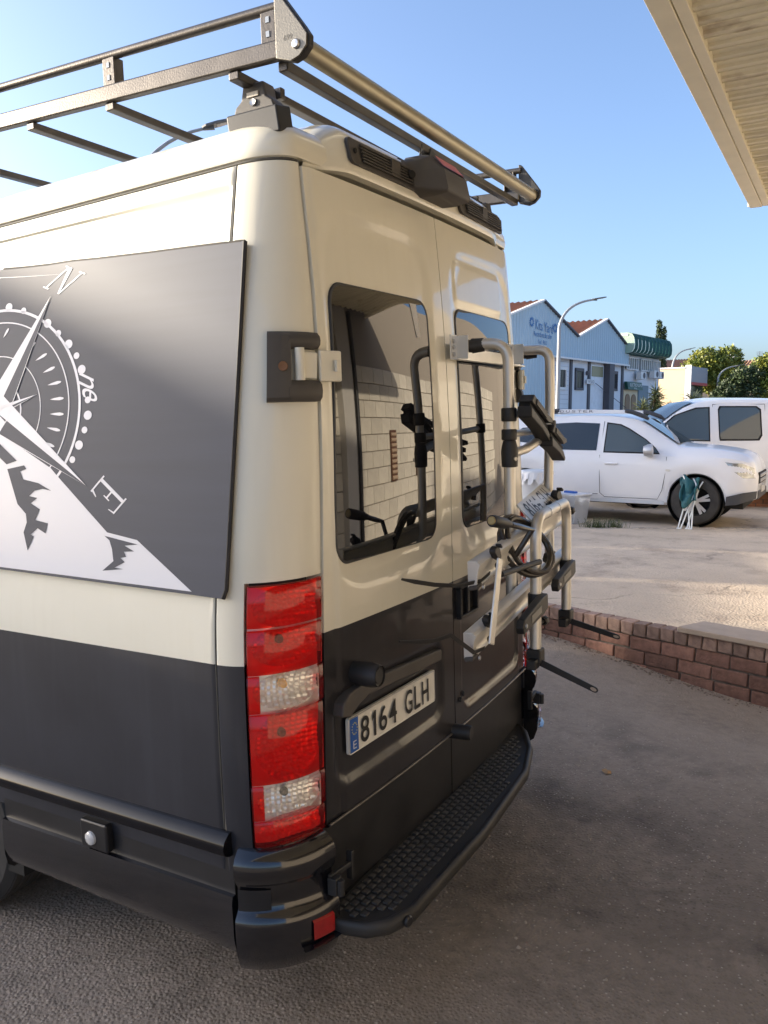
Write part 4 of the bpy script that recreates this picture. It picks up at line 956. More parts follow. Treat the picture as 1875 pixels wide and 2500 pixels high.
MB().lathe([(.0, .002), (.012, .002), (.014, 0)], (-.3055, -.325, 1.4125), (-.17, .01, .036), 14).build('lock_keyhole', mat('brass_lock', (.3, .22, .1), .4, metal=.8), lk, smooth=True)

# ================================================================ VEHICLES IN THE YARD
def car(name, label, loc, rotz, P, body, cat):
    root = thing(name, label, cat, loc, local=True, rotz=rotz)
    zt, zb, Wf, Wr, sill = P['top'], P['belt'], P['w'], P['wr'], P['sill']
    xs = sorted(set(frange(P['x0'], P['x1'], 110)))
    def zlow(x):
        z = ip(sill, x)
        for ax in P['axles']:
            if abs(x-ax) < P['arch']: z = max(z, P['r']+math.sqrt(max(0, P['arch']**2-(x-ax)**2)))
        return z
    def sec(x, j, s):
        W, B, T, L, V = sip(Wf, x), sip(zb, x), sip(zt, x), zlow(x), sip(Wr, x)
        T = max(T, B+.02); L = min(L, B-.1); V = min(V, W-.05)
        pts = [(W-.055, L), (W-.02, L+.05*(B-L)), (W-.004, L+.32*(B-L)), (W, L+.52*(B-L)), (W-.012, L+.8*(B-L)), (W-.035, B), (lerp(W-.035, V, .5), lerp(B, T-.22*min(.3, T-B), .5)), (V, T-.22*min(.3, T-B)), (V-.05, T-.06*min(.3, T-B)), (V-.16, T), (V-.4, T+.018), (0, T+.03)]
        y, z = pts[j]; return (x, s*y, z)
    b = MB()
    for s in (-1, 1): b.grid(lambda x, j: sec(x, j, s), xs, range(12))
    for x in (xs[0], xs[-1]): b.add([sec(x, j, 1) for j in range(12)]+[sec(x, j, -1) for j in range(11)[::-1]], [tuple(range(23))])
    bo = b.build('body', body, root, smooth=True, angle=32)
    def side(x, z, s, o=.006):
        a, m, c = sec(x, 5, s), sec(x, 6, s), sec(x, 7, s)
        if z < a[2]:
            d = sec(x, 3, s); t = (z-d[2])/(a[2]-d[2]); y = lerp(d[1], a[1], t)
        else:
            t = (z-a[2])/max(.01, c[2]-a[2]); y = lerp(a[1], c[1], t)
        return (x, y+s*o, z)
    for s in (-1, 1):
        for nm, poly, m_, o in P['side']:
            zs_ = sorted(set([z for _, z in poly]+frange(min(z for _, z in poly), max(z for _, z in poly), 14))); b = MB()
            def xr(z):
                hit = []
                for (xa, za), (xb, zb2) in zip(poly, poly[1:]+poly[:1]):
                    if za != zb2 and min(za, zb2)-1e-9 <= z <= max(za, zb2)+1e-9: hit.append(xa+(xb-xa)*(z-za)/(zb2-za))
                    if za == zb2 == z: hit += [xa, xb]
                return min(hit), max(hit)
            b.grid(lambda z, u: side(lerp(*xr(z), u), z, s, o), zs_, frange(0, 1, 15))
            b.build(nm, m_, root, smooth=True)
        for seam in P['seams']:
            MB().tube([side(x, z, s, .0) for x, z in seam], .005, 5).build('door_seam', mat('car_seam', (.09, .09, .09), .6), root)
        for x, z, l_ in P['handles']: MB().box(side(x, z, s, .02), (l_, .03, .028)).build('door_handle', body, root, bevel=.008)
        if P.get('mirror'):
            x, z = P['mirror']; c = side(x, z, s, .1)
            MB().lathe([(0, -.1), (.07, -.09), (.095, -.03), (.10, .03), (.07, .05), (0, .055)], c, (1, -s*.2, .1), 16).build('mirror', P.get('mirrormat', M_PLAS), root, smooth=True)
    for nm, m_, xa, xb, ya, yb, o in P['topg']:
        def tp(x, q):
            V = sip(Wr, x); T = sip(zt, x); W_ = min(V, sip(Wf, x)-.05); y = q*(W_-.075); k = abs(q)
            return (x, y, T+lerp(.03, .018, min(1, k*1.3))+o-.018*max(0, k-.7))
        MB().grid(tp, frange(xa, xb, 14), frange(ya, yb, 9)).build(nm, m_, root, smooth=True)
    for ax in P['axles']:
        for s in (-1, 1):
            c = (ax, s*(sip(Wf, ax)-.115), P['r'])
            wl = make_wheel(c, P['r'], .215, (0, s, 0)).build('wheel', M_TYRE, root, smooth=True)
            rm = MB(); R0 = P['r']*.63
            rm.lathe([(R0*1.03, .095), (R0, .10), (R0*.93, .085), (R0*.88, .02), (.0, .0)], c, (0, s, 0), 32, 1)
            for k in range(5):
                for da in (-.17, .17):
                    a = k*2*math.pi/5+.3
                    p = Vector((c[0]+.04*math.cos(a+da*.4), c[1]+s*.085, c[2]+.04*math.sin(a+da*.4))); q = Vector((c[0]+R0*.95*math.cos(a+da), c[1]+s*.08, c[2]+R0*.95*math.sin(a+da)))
                    rm.bar(p, q, .04, .02, up=(0, 1, 0))
            rm.lathe([(0, .1), (.04, .098), (.055, .085)], c, (0, s, 0), 16)
            rm.build('rim', [M_ALLOY, M_DARK], wl, smooth=True, angle=30)
            ar = MB(); ar.lathe([(P['arch']-.005, -.35), (P['arch']-.005, -.005)], (ax, s*sip(Wf, ax), P['r']), (0, s, 0), 40)
            ar.lathe([(0, -.34), (P['arch'], -.34)], (ax, s*sip(Wf, ax), P['r']), (0, s, 0), 40)
            ar.build('wheel_arch', M_DARK, root)
            if P.get('flare'):
                fl = MB(); aa = frange(R(-8), R(188), 26)
                fl.tube([(ax+(P['arch']+.004)*math.cos(a), s*(sip(Wf, ax)-.012), P['r']+(P['arch']+.004)*math.sin(a)) for a in aa], .016, 6); fl.build('arch_lip', P['flare'], root, smooth=True)
    MB().box(((P['x0']+P['x1'])/2, 0, .36), (P['x1']-P['x0']-.35, 1.45, .22)).build('underbody', M_DARK, root)
    return root, side, sec
GRAPH = mat('dark_grey_cladding', (.045, .045, .05), .55)
SILV = mat('silver_trim', (.55, .55, .56), .35, metal=.6)
SUV = dict(x0=-2.14, x1=2.15, axles=(1.335, -1.335), r=.352, arch=.40,
  sill=[(-2.14, .42), (-1.8, .30), (-.9, .27), (.9, .27), (1.75, .30), (2.15, .40)],
  top=[(-2.14, .95), (-2.10, 1.08), (-2.0, 1.30), (-1.85, 1.50), (-1.6, 1.585), (-.9, 1.625), (-.2, 1.635), (.25, 1.60), (.45, 1.545), (.75, 1.36), (1.01, 1.19), (1.09, 1.16), (1.5, 1.135), (1.85, 1.085), (2.02, 1.02), (2.10, .93), (2.15, .74)],
  belt=[(-2.14, .85), (-2.0, 1.06), (-1.5, 1.08), (0, 1.03), (.9, 1.01), (1.5, 1.01), (1.9, .97), (2.1, .87), (2.15, .68)],
  w=[(-2.14, .70), (-2.05, .80), (-1.8, .87), (-1.3, .90), (0, .89), (1.3, .90), (1.75, .885), (1.98, .82), (2.1, .71), (2.15, .62)],
  wr=[(-2.14, .6), (-1.8, .60), (-.5, .645), (.3, .63), (.9, .66), (1.1, .74), (1.6, .74), (2.0, .66), (2.15, .5)],
  side=[('window_trim', [(.80, 1.035), (.72, 1.13), (.56, 1.26), (.30, 1.42), (.16, 1.485), (-.06, 1.515), (-.06, 1.045)], M_DARK, .003), ('front_window', [(.775, 1.055), (.70, 1.13), (.54, 1.255), (.29, 1.40), (.15, 1.465), (-.04, 1.49), (-.04, 1.065)], M_CARGL2, .007),
        ('rear_window', [(-.17, 1.075), (-.17, 1.495), (-.55, 1.51), (-.92, 1.49), (-.99, 1.40), (-.99, 1.12), (-.94, 1.08)], M_CARGL, .006),
        ('quarter_window', [(-1.12, 1.16), (-1.12, 1.44), (-1.45, 1.42), (-1.62, 1.30), (-1.55, 1.20)], M_CARGL, .006),
        ('sill_cladding', [(.90, .285), (-.88, .285), (-.88, .335), (.90, .335)], SILV, .004)],
  seams=[[(-.10, 1.53), (-.11, 1.0), (-.10, .7), (-.08, .42), (.0, .36), (.80, .36), (.86, .50), (.90, .8), (.90, 1.0)], [(-.11, .40), (-.95, .37)]],
  handles=[(.07, .88, .2), (-.85, .90, .2)], mirror=(.66, 1.09), mirrormat=SILV, flare=None,
  topg=[('windscreen', M_CARGL, .46, 1.04, -1, 1, .006), ('rear_screen', M_CARGL, -2.04, -1.86, -.9, .9, .006)])
M_HEAD = mat('headlight_glass', (.35, .36, .36), .08, metal=.6, var=.4, vscale=14, coat=1)
SUV['side'] += [('headlight', [(2.118, .70), (2.10, .86), (1.95, .925), (1.72, .94), (1.80, .84), (1.97, .715)], M_HEAD, .006),
                ('bumper_cladding', [(2.145, .41), (2.148, .52), (1.98, .50), (1.765, .44), (1.755, .31), (1.9, .325)], GRAPH, .006)]
fw = Vector((.0, -1, 0))
suv, sside, ssec = car('parked_suv', 'white parked SUV with silver roof panel lettering seen from its right side', (11.06, 2.09, .14), math.atan2(fw.y, fw.x), SUV, M_WHITE, 'car')
for s in (-1, 1):
    MB().tube([(-1.62, s*.60, 1.60), (-1.5, s*.60, 1.665), (-.9, s*.60, 1.70), (-.86, s*.60, 1.70)], [.02, .03, .032, .03], 8).build('rail_foot', GRAPH, suv, smooth=True)
    b = MB(); b.tube([(.20, s*.60, 1.69), (.30, s*.60, 1.675), (.50, s*.585, 1.60), (.56, s*.58, 1.56)], [.032, .034, .035, .02], 8)
    rl = b.build('roof_rail', GRAPH, suv, smooth=True)
    MB().prism([(-.88, s*.615, 1.655), (-.88, s*.60, 1.722), (.22, s*.60, 1.705), (.22, s*.615, 1.645)], (0, -s*.05, 0)).build('rail_panel', mat('silver_rail', (.66, .66, .67), .4, metal=.2), rl, bevel=.006)
    tb_ = MB(); x = -.84
    for ch in 'DUSTER':
        put_text(tb_, ch, .062, .036, lambda u, v, x=x: ((x+u) if s < 0 else (-.66-(x+u)-.3), s*.6145+(-s*.0001)+s*.006*(1-v/.036), 1.668+v)); x += .095
    tb_.build('rail_lettering', mat('grey_lettering', (.12, .12, .13), .5), rl)
b = MB(); b.box((2.145, 0, .70), (.03, 1.0, .17)); gr = b.build('grille', M_DARK, suv, bevel=.01)
for y in (-.36, -.18, 0, .18, .36):
    for z in (.665, .735): MB().box((2.165, y, z), (.02, .13, .045)).build('grille_bar', SILV, gr, bevel=.004)
MB().box((2.13, 0, .455), (.07, 1.2, .13)).build('bumper_cladding', GRAPH, suv, bevel=.02)
MB().box((2.165, 0, .53), (.02, .5, .1)).build('number_plate', M_PLATE, suv)
for x, y in ((.1, -.38), (.1, .38)):
    b = MB(); b.box((x-.3, y, 1.0), (.16, .46, .55)); b.box((x-.32, y, 1.36), (.1, .24, .16)); b.build('seat', mat('seat_cloth', (.03, .03, .035), .8), suv, bevel=.03)
MB().box((.93, -.905, .80), (.06, .012, .03)).build('repeater', M_PLATE, suv)

KAN = dict(x0=-1.98, x1=2.12, axles=(1.30, -1.40), r=.32, arch=.38,
  sill=[(-1.98, .36), (-1.6, .27), (1.7, .27), (2.12, .36)],
  top=[(-1.98, 1.15), (-1.95, 1.62), (-1.86, 1.77), (-1.5, 1.82), (-.3, 1.84), (.15, 1.82), (.5, 1.73), (.85, 1.52), (1.22, 1.24), (1.36, 1.15), (1.7, 1.07), (1.98, .90), (2.12, .62)],
  belt=[(-1.98, .9), (-1.8, 1.08), (0, 1.09), (1.0, 1.05), (1.5, .98), (1.95, .82), (2.12, .58)],
  w=[(-1.98, .80), (-1.85, .87), (-1.2, .91), (1.2, .90), (1.7, .86), (2.0, .72), (2.12, .60)],
  wr=[(-1.98, .66), (-1.7, .70), (0, .71), (.6, .66), (1.1, .70), (1.5, .72), (2.12, .5)],
  side=[('front_window_trim', [(1.19, 1.13), (1.0, 1.37), (.75, 1.565), (.38, 1.69), (.14, 1.70), (.16, 1.12)], M_DARK, .003), ('front_window', [(1.16, 1.15), (.98, 1.36), (.73, 1.55), (.37, 1.665), (.17, 1.675), (.185, 1.14)], M_CARGL2, .007),
        ('slide_window_trim', [(-.01, 1.13), (.0, 1.2), (.0, 1.66), (-.03, 1.715), (-.70, 1.715), (-.78, 1.66), (-.78, 1.22), (-.72, 1.135)], M_DARK, .003), ('slide_window', [(-.03, 1.16), (-.02, 1.22), (-.02, 1.64), (-.06, 1.69), (-.68, 1.69), (-.75, 1.64), (-.75, 1.24), (-.69, 1.16)], M_CARGL2, .007)],
  seams=[[(.09, 1.74), (.08, .35)], [(-.85, 1.74), (-.84, .9), (-.95, .72)], [(.09, 1.74), (-.85, 1.745)]], handles=[(-.06, .98, .2), (.22, .96, .2)], mirror=(1.0, 1.16),
  topg=[('windscreen', M_CARGL, .40, 1.28, -1, 1, .006)])
fk = Vector((-.5, .866, 0))
kv = car('parked_van', 'white small van with sliding side window parked behind the front of the SUV', (13.95, 1.30, .10), math.atan2(fk.y, fk.x), KAN, M_WHITE, 'van')[0]
kv.scale = (1, 1, 1.07)
K2 = dict(KAN); K2['topg'] = KAN['topg']+[('roof_stripe', mat('red_stripe', (.45, .02, .03), .35, coat=.5), -.3, .1, -1, 1, .008), ('roof_stripe', mat('blue_stripe', (.02, .04, .3), .35, coat=.5), -1.9, -.7, -1, 1, .008)]
car('parked_van', 'white van with red and blue stripes on its roof peeking over the SUV', (17.0, 6.3, .09), math.atan2(.15, -.98), K2, M_WHITE, 'van')
# bin, clear tub, folded chair, weeds
M_BIN = mat('white_bin_plastic', (.62, .63, .64), .4, var=.08, vscale=6)
bp_ = (10.62-.75, 2.95, ZT)
bn = thing('plastic_bin', 'tall white plastic bin beside the SUV rear door behind the bike rack', 'bin', (9.3, 2.9, zt(9.3)), local=True)
bn.scale = (1.03, 1.03, 1.13)
MB().lathe([(0, .0), (.17, 0), (.18, .02), (.225, .60), (.232, .61), (.235, .68), (.22, .69)], (0, 0, 0), (0, 0, 1), 32).build('body', M_BIN, bn, smooth=True)
MB().lathe([(.24, .66), (.25, .67), (.25, .70), (.235, .72), (.15, .728), (0, .73)], (0, 0, 0), (0, 0, 1), 32).build('lid', M_BIN, bn, smooth=True)
b = MB()
for k in range(12):
    a = 2.3+k*.14; b.prism([(.25*math.cos(a), .25*math.sin(a), .70), (.25*math.cos(a+.14), .25*math.sin(a+.14), .70), (.28*math.cos(a+.14), .28*math.sin(a+.14), .58+.04*math.sin(k*2.1)), (.28*math.cos(a), .28*math.sin(a), .57+.05*math.cos(k*1.7))], (.004, .004, 0))
b.build('bag_edge', mat('bag_film', (.7, .7, .7), .3), bn)
tbx = thing('storage_tub', 'clear plastic storage tub with a white lid and blue handle on the ground', 'storage box', (9.72, 2.5, zt(9.72)), local=True, rotz=R(-20))
def frustum(x0, y0, x1, y1, z0, z1): return [(-x0, -y0, z0), (x0, -y0, z0), (x0, y0, z0), (-x0, y0, z0), (-x1, -y1, z1), (x1, -y1, z1), (x1, y1, z1), (-x1, y1, z1)]
FQ = [(0, 3, 2, 1), (0, 1, 5, 4), (1, 2, 6, 5), (2, 3, 7, 6), (3, 0, 4, 7)]
M_FILM = mat('translucent_plastic', (.85, .88, .92), .3, trans=.82)
MB().add(frustum(.17, .19, .2, .235, 0, .43), FQ).build('body', M_FILM, tbx, bevel=.02)
MB().prism([(-.09, -.15, .02), (.1, -.12, .02), (.1, .0, .33), (.0, .05, .38), (-.1, -.02, .2)], (.05, .16, 0)).build('paper_bag', mat('white_paper', (.7, .7, .72), .6), tbx)
MB().box((0, 0, .445), (.43, .50, .03)).build('lid', mat('white_lid', (.72, .74, .78), .35), tbx, bevel=.01)
MB().box((0, 0, .475), (.06, .22, .035)).build('handle', mat('blue_plastic', (.02, .12, .5), .35, coat=.4), tbx, bevel=.008)
ch = thing('camp_chair', 'folded camping chair with teal fabric leaning on the SUV front wheel', 'folding chair', (9.86, .82, zt(9.86)), local=True, rotz=R(0))
M_TUBE = mat('white_tube', (.72, .75, .74), .35, coat=.4)
for i, (a, c_) in enumerate((((-.05, .10, .0), (.22, -.0, .60)), ((-.06, .06, .0), (.21, -.10, .62)), ((-.03, -.02, .0), (.23, -.12, .58)), ((-.02, -.06, .0), (.22, .05, .66)), ((-.04, -.09, .01), (.2, -.06, .45)))):
    MB().tube(bend([a, c_, Vector(c_)+Vector((.05, .06 if i % 2 else -.05, .10))], .06, 5), .0105, 8).build('leg', M_TUBE, ch, smooth=True)
MB().box((-.055, .08, .012), (.04, .07, .02)).build('foot', M_TUBE, ch, bevel=.005); MB().box((-.03, -.05, .012), (.04, .1, .02)).build('foot', M_TUBE, ch, bevel=.005)
b = MB()
def fab(u, v):
    z = lerp(.34, .74, v); wdt = lerp(.12, .15, v)*(1-.35*math.sin(v*3.1)*.4); y = lerp(-wdt, wdt, u)
    return (lerp(.08, .26, v)+.05*math.sin(u*9)+.02*math.sin(v*11+u*5), y+.015*math.sin(v*9), z+.05*math.sin(u*7+v*2)-.06*(abs(u-.5)*2)**3*(1 if v > .5 else -1.2))
b.grid(fab, frange(0, 1, 25), frange(0, 1, 17)); cl = b.build('fabric', mat('teal_fabric', (.01, .085, .10), .7, var=.25, vscale=14), ch, smooth=True)
sd_ = cl.modifiers.new('thick', 'SOLIDIFY'); sd_.thickness = .02
M_WEED = mat('weed_leaf', (.09, .12, .035), .6, var=.3, vscale=9)
wd = MB()
for k in range(230):
    t_ = random.random(); p = Vector((lerp(9.19, 9.49, t_), lerp(2.09, 1.66, t_)+random.uniform(-.12, .12), 0)); p.z = zt(p.x)
    hgt = random.uniform(.04, .17); a = random.uniform(0, 6.28); dx = Vector((math.cos(a), math.sin(a), 0)); q = p+dx*hgt*random.uniform(.2, .8)+Vector((0, 0, hgt)); s_ = Vector((-dx.y, dx.x, 0))*.004
    wd.add([p-s_, p+s_, q], [(0, 1, 2)])
    for j in range(3):
        t = random.uniform(.4, 1); c = p.lerp(q, t); a2 = random.uniform(0, 6.28); e = Vector((math.cos(a2), math.sin(a2), random.uniform(-.3, .6)))*.022; f_s = Vector((-e.y, e.x, 0)).normalized()*.007
        wd.add([c, c+e*.5+f_s, c+e, c+e*.5-f_s], [(0, 1, 2, 3)])
wo = wd.build('weeds', M_WEED, None, fix=False); wo['kind'] = 'stuff'; wo['label'] = 'sparse green weeds growing from the yard edge'; wo['category'] = 'weeds'
# row of flush edging stones
ed = thing('stone_edging', 'row of small pale stones set flush across the raised yard', 'kerb', (8.55, 2.85, .1))
M_EDS = mat('edging_stone', (.42, .35, .28), .8, rnd=.2, var=.15, vscale=20)
em = brick_mesh(.098, .09, .05); em.materials.append(M_EDS)
e0, e1 = Vector((8.55, 2.85, zt(8.55)-.01)), Vector((11.4, -1.3, zt(11.4)-.01)); ed_d = (e1-e0).normalized(); n_ = int((e1-e0).length/.105)
for k in range(n_):
    o = bpy.data.objects.new('stone', em); COL.objects.link(o); o.parent = ed; o.location = e0+ed_d*(k*.105)-BASE[ed.name]+Vector((0, 0, -.012+random.uniform(-.004, .006))); o.rotation_euler = (0, 0, math.atan2(ed_d.y, ed_d.x)+random.uniform(-.04, .04))
# orange low wall by the SUV nose
lw = thing('low_brick_wall', 'low orange brick wall behind the nose of the SUV', 'wall', (13.5, .1, ZT))
om = brick_mesh(.23, .11, .07); om.materials.append(mat('orange_brick', (.33, .14, .07), .8, var=.15, vscale=25, rnd=.2, bump=.4))
l0, l1 = Vector((13.75, .75, 0)), Vector((14.6, -1.9, 0)); ld = (l1-l0).normalized(); ln = Vector((-ld.y, ld.x, 0))
MB().prism([l0+ln*.04+Vector((0, 0, ZT-.25)), l1+ln*.04+Vector((0, 0, ZT-.25)), l1-ln*.04+Vector((0, 0, ZT-.25)), l0-ln*.04+Vector((0, 0, ZT-.25))], (0, 0, .54)).build('mortar_core', M_MORT, lw)
for c_ in range(-2, 4):
    for k in range(11):
        o = bpy.data.objects.new('brick', om); COL.objects.link(o); o.parent = lw
        o.location = l0+ld*(.12+k*.245+(.12 if c_ % 2 else 0))+Vector((0, 0, ZT+.038+c_*.08))-BASE[lw.name]; o.rotation_euler = (0, 0, math.atan2(ld.y, ld.x))
# leaf and stone litter on the asphalt
M_LEAF = mat('dry_leaf', (.32, .2, .09), .7, var=.3)
def litter(nm, lab, cat, x, y, z, r, m_):
    b = MB(); n_ = 9
    b.add([(x, y, z+.012)]+[(x+r*math.cos(k*6.283/n_)*random.uniform(.45, 1), y+r*math.sin(k*6.283/n_)*random.uniform(.45, 1), z+random.uniform(.002, .012)) for k in range(n_)], [(0, 1+k, 1+(k+1) % n_) for k in range(n_)])
    o = b.build(nm, m_); o['label'] = lab; o['category'] = cat
litter('dry_leaf', 'small pale dry leaf on the asphalt just right of the step tip', 'leaf', 1.215, -.32, yard_z(1.215, -.32), .03, M_LEAF)
b = MB()
for k in range(420):
    x, y = random.uniform(-.6, 3.1), random.uniform(-1.6, 1.6); r = random.uniform(.003, .011); z = yard_z(x, y)
    b.add([(x+r*random.uniform(.6, 1)*math.cos(a), y+r*random.uniform(.6, 1)*math.sin(a), z) for a in (0, 1.26, 2.5, 3.8, 5)]+[(x, y, z+r*.7)], [(0, 1, 5), (1, 2, 5), (2, 3, 5), (3, 4, 5), (4, 0, 5)])
gv = b.build('loose_grit', mat('grit_stone', (.33, .29, .25), .8, var=.3, vscale=3), None, fix=False); gv['kind'] = 'stuff'; gv['label'] = 'loose grit scattered over the asphalt'; gv['category'] = 'grit'

# ================================================================ STREET LAMPS
M_POLE = mat('galvanised_pole', (.30, .32, .34), .55, metal=.3)
def lamp(base, top_z, head, r, label):
    base, head = Vector(base), Vector(head); t = thing('street_lamp', label, 'street lamp', base, group='curved street lamps')
    MB().tube([base, base+Vector((0, 0, (top_z-base.z)*.5)), Vector((base.x, base.y, top_z))], [r*1.35, r*1.15, r*.95], 10).build('pole', M_POLE, t, smooth=True)
    p = Vector((base.x, base.y, top_z)); m_ = Vector((lerp(p.x, head.x, .12), lerp(p.y, head.y, .12), lerp(top_z, head.z, .85)))
    pts = [p*(1-q)**2+m_*2*q*(1-q)+head*q*q for q in frange(0, 1, 12)]; MB().tube(pts, [lerp(r*.95, r*.55, q) for q in frange(0, 1, 12)], 8).build('arm', M_POLE, t, smooth=True)
    d = (pts[-1]-pts[-2]).normalized(); s = d.cross(Vector((0, 0, 1))).normalized(); u = s.cross(d)
    Mx = Matrix((d, s, u)).transposed(); b = MB(); out = [(-.05, .04), (.05, .12), (.3, .15), (.55, .11), (.68, .04)]
    P = [head+Mx @ Vector((a, w_, .0)) for a, w_ in out]+[head+Mx @ Vector((a, -w_, .0)) for a, w_ in out[::-1]]
    b.prism(P, u*.05); b.prism([head+Mx @ Vector(q) for q in ((-.05, -.03, -.03), (.2, -.05, -.07), (.2, .05, -.07), (-.05, .03, -.03))], u*.09)
    hd = b.build('lamp_head', mat('lamp_head_grey', (.12, .125, .13), .5), t, bevel=.01)
    MB().box(head+Mx @ Vector((.40, 0, -.006)), (.26, .16, .012), Mx).build('lamp_glass', mat('lamp_glass', (.3, .3, .3), .3), hd)
    return t
lamp((10.35, 12.75, zt(99)), 5.6, (11.38, 11.21, 7.88), .06, 'street lamp whose grey head shows above the van roof under the rack')
lamp((34.9, 10.95, zt(99)), 5.87, (35.95, 9.72, 7.16), .085, 'tall street lamp standing in front of the blue warehouse')
lamp((77.45, 13.9, zt(99)), 6.5, (78.5, 12.7, 8.02), .1, 'street lamp arching over the cream building')
lamp((68.72, 8.68, zt(99)), 4.8, (69.6, 7.45, 5.85), .075, 'small street lamp in front of the dark bushes')

# ================================================================ BLUE WAREHOUSE
P0 = Vector((40.52, 13.39, 0)); FD = Vector((.988, -.156, 0)).normalized(); FN = Vector((.156, .988, 0)).normalized()
def fp(s, dn, z): return P0+FD*s+FN*dn+Vector((0, 0, z))
M_BLUE = mat('blue_sheet', (.38, .50, .585), .6, var=.06, vscale=.6)
M_WWALL = mat('white_wall', (.66, .68, .72), .8, var=.05, vscale=1.2)
M_POST = mat('dark_post', (.07, .07, .085), .6); M_PANE = mat('dark_pane', (.04, .045, .05), .12, ior=1.6)
M_ROOFT = mat('orange_tile', (.42, .15, .06), .8, var=.2, vscale=1.5); M_TRIM = mat('white_trim', (.7, .7, .7), .6)
wh = thing('warehouse', 'blue corrugated warehouse with twin gables and orange tile roofs', 'warehouse', fp(3, 0, .2))
prof = [(-6.8, 5.98), (-.97, 7.77), (3.2, 6.22), (7.0, 7.52), (10.55, 6.0)]
def corr(s0, s1, zlo, dn0):
    b = MB(); n_ = int((s1-s0)/.075); row = []
    for k in range(n_+1):
        s = s0+(s1-s0)*k/n_; d = dn0-(.035 if (k//2) % 2 else 0); row.append((s, d))
    for (sa, da), (sb, db) in zip(row, row[1:]):
        b.add([fp(sa, da, zlo), fp(sb, db, zlo), fp(sb, db, ip(prof, sb)), fp(sa, da, ip(prof, sa))], [(0, 1, 2, 3)])
    return b
corr(-6.8, 10.55, 5.0, -.15).build('gable_cladding', M_BLUE, wh, fix=False)
for a, c_ in ((-6.8, -3.6), (-3.55, -1.25), (-1.2, -.15)):
    b = corr(a, c_, .2, -.10); b.v = [(x, y, min(z, 5.02)) for x, y, z in b.v]; b.build('sliding_door', M_BLUE, wh, fix=False)
MB().prism([fp(-.2, -.16, 4.95), fp(10.6, -.16, 4.95), fp(10.6, -.16, 5.05), fp(-.2, -.16, 5.05)], FN*-.12).build('gutter', M_TRIM, wh)
b = MB().prism([fp(-.15, .1, .1), fp(10.45, .1, .1), fp(10.45, .1, 5.0), fp(-.15, .1, 5.0)], FN*.3); b.build('front_wall', M_WWALL, wh)
b = MB()
for k in range(18): b.bar(fp(.25, .09, .4+k*.26), fp(2.7, .09, .4+k*.26), .02, .022)
b.build('block_joints', mat('grey_joint', (.42, .44, .47), .9), wh)
for s in (.1, 2.95, 5.32, 10.2): MB().prism([fp(s-.13, .02, .1), fp(s+.13, .02, .1), fp(s+.13, .02, 4.98), fp(s-.13, .02, 4.98)], FN*.12).build('post', M_POST, wh)
for s0, s1, z0, z1 in ((1.45, 2.35, 3.34, 4.42), (3.5, 4.55, 3.37, 4.43), (8.5, 9.4, 3.45, 4.47)):
    fr = MB()
    for c_ in ((s0, s0+.09, z0, z1), (s1-.09, s1, z0, z1), (s0, s1, z0-.08, z0+.06), (s0-.1 if s0 < 2 else s0, s1+.1 if s0 < 2 else s1, z1-.06, z1+.12)): fr.prism([fp(c_[0], .0, c_[2]), fp(c_[1], .0, c_[2]), fp(c_[1], .0, c_[3]), fp(c_[0], .0, c_[3])], FN*.2)
    wo_ = fr.build('window', M_POST if s0 > 2 else M_TRIM, wh)
    MB().prism([fp(s0, .07, z0), fp(s1, .07, z0), fp(s1, .07, z1), fp(s0, .07, z1)], FN*.02).build('pane', M_PANE, wo_)
    sm_ = MB()
    for k in range(1, 4): s = lerp(s0, s1, k/4); sm_.bar(fp(s, .04, z0), fp(s, .04, z1), .025, .02, up=tuple(FN))
    sm_.build('window_bars', M_POST, wo_)
dr = MB().prism([fp(5.5, .03, .1), fp(7.3, .03, .1), fp(7.3, .03, 4.85), fp(5.5, .03, 4.85)], FN*.1).build('door', mat('white_door', (.68, .7, .74), .6, var=.08, col2=(.5, .45, .4), var2=.75, v2scale=2), wh)
MB().prism([fp(5.6, .0, 4.15), fp(7.15, .0, 4.15), fp(7.15, .0, 4.75), fp(5.6, .0, 4.75)], FN*.05).build('door_sign', mat('ochre_glass', (.26, .24, .14), .4), dr)
MB().prism([fp(7.35, -.35, .1), fp(8.05, -.35, .1), fp(8.05, -.35, 4.95), fp(7.35, -.35, 4.95)], FN*.5).build('door_pier', M_POST, wh)
MB().prism([fp(4.86, -.05, 3.68), fp(5.9, -.05, 3.68), fp(5.9, -.05, 3.95), fp(4.86, -.05, 3.95)], FN*.04).build('number_sign', M_TRIM, wh)
b = MB(); put_text(b, '950', .85, .2, lambda u, v: fp(4.95+u, -.06, 3.72+v)); b.build('sign_lettering', mat('grey_ink', (.3, .3, .33), .6), wh)
MB().tube([fp(5.9, -.1, 3.75), fp(9.9, -.4, 2.3)], .02, 5).build('cable', M_POST, wh)
MB().box(fp(4.98, .02, 4.3), (.12, .1, .24)).build('wall_box', M_POST, wh)
M_SIGN = mat('blue_sign_ink', (.03, .14, .36), .5)
b = MB(); put_text(b, 'Kits Yard', 1.95, .5, lambda u, v: fp(-1.78+u, -.20, 6.28+v-.055*u)); put_text(b, 'Recambios de taller', 2.0, .26, lambda u, v: fp(-1.92+u, -.20, 5.92+v-.02*u)); put_text(b, 'Tel. 955', 1.0, .2, lambda u, v: fp(-1.5+u, -.20, 5.56+v-.02*u))
b.build('wall_lettering', M_SIGN, wh)
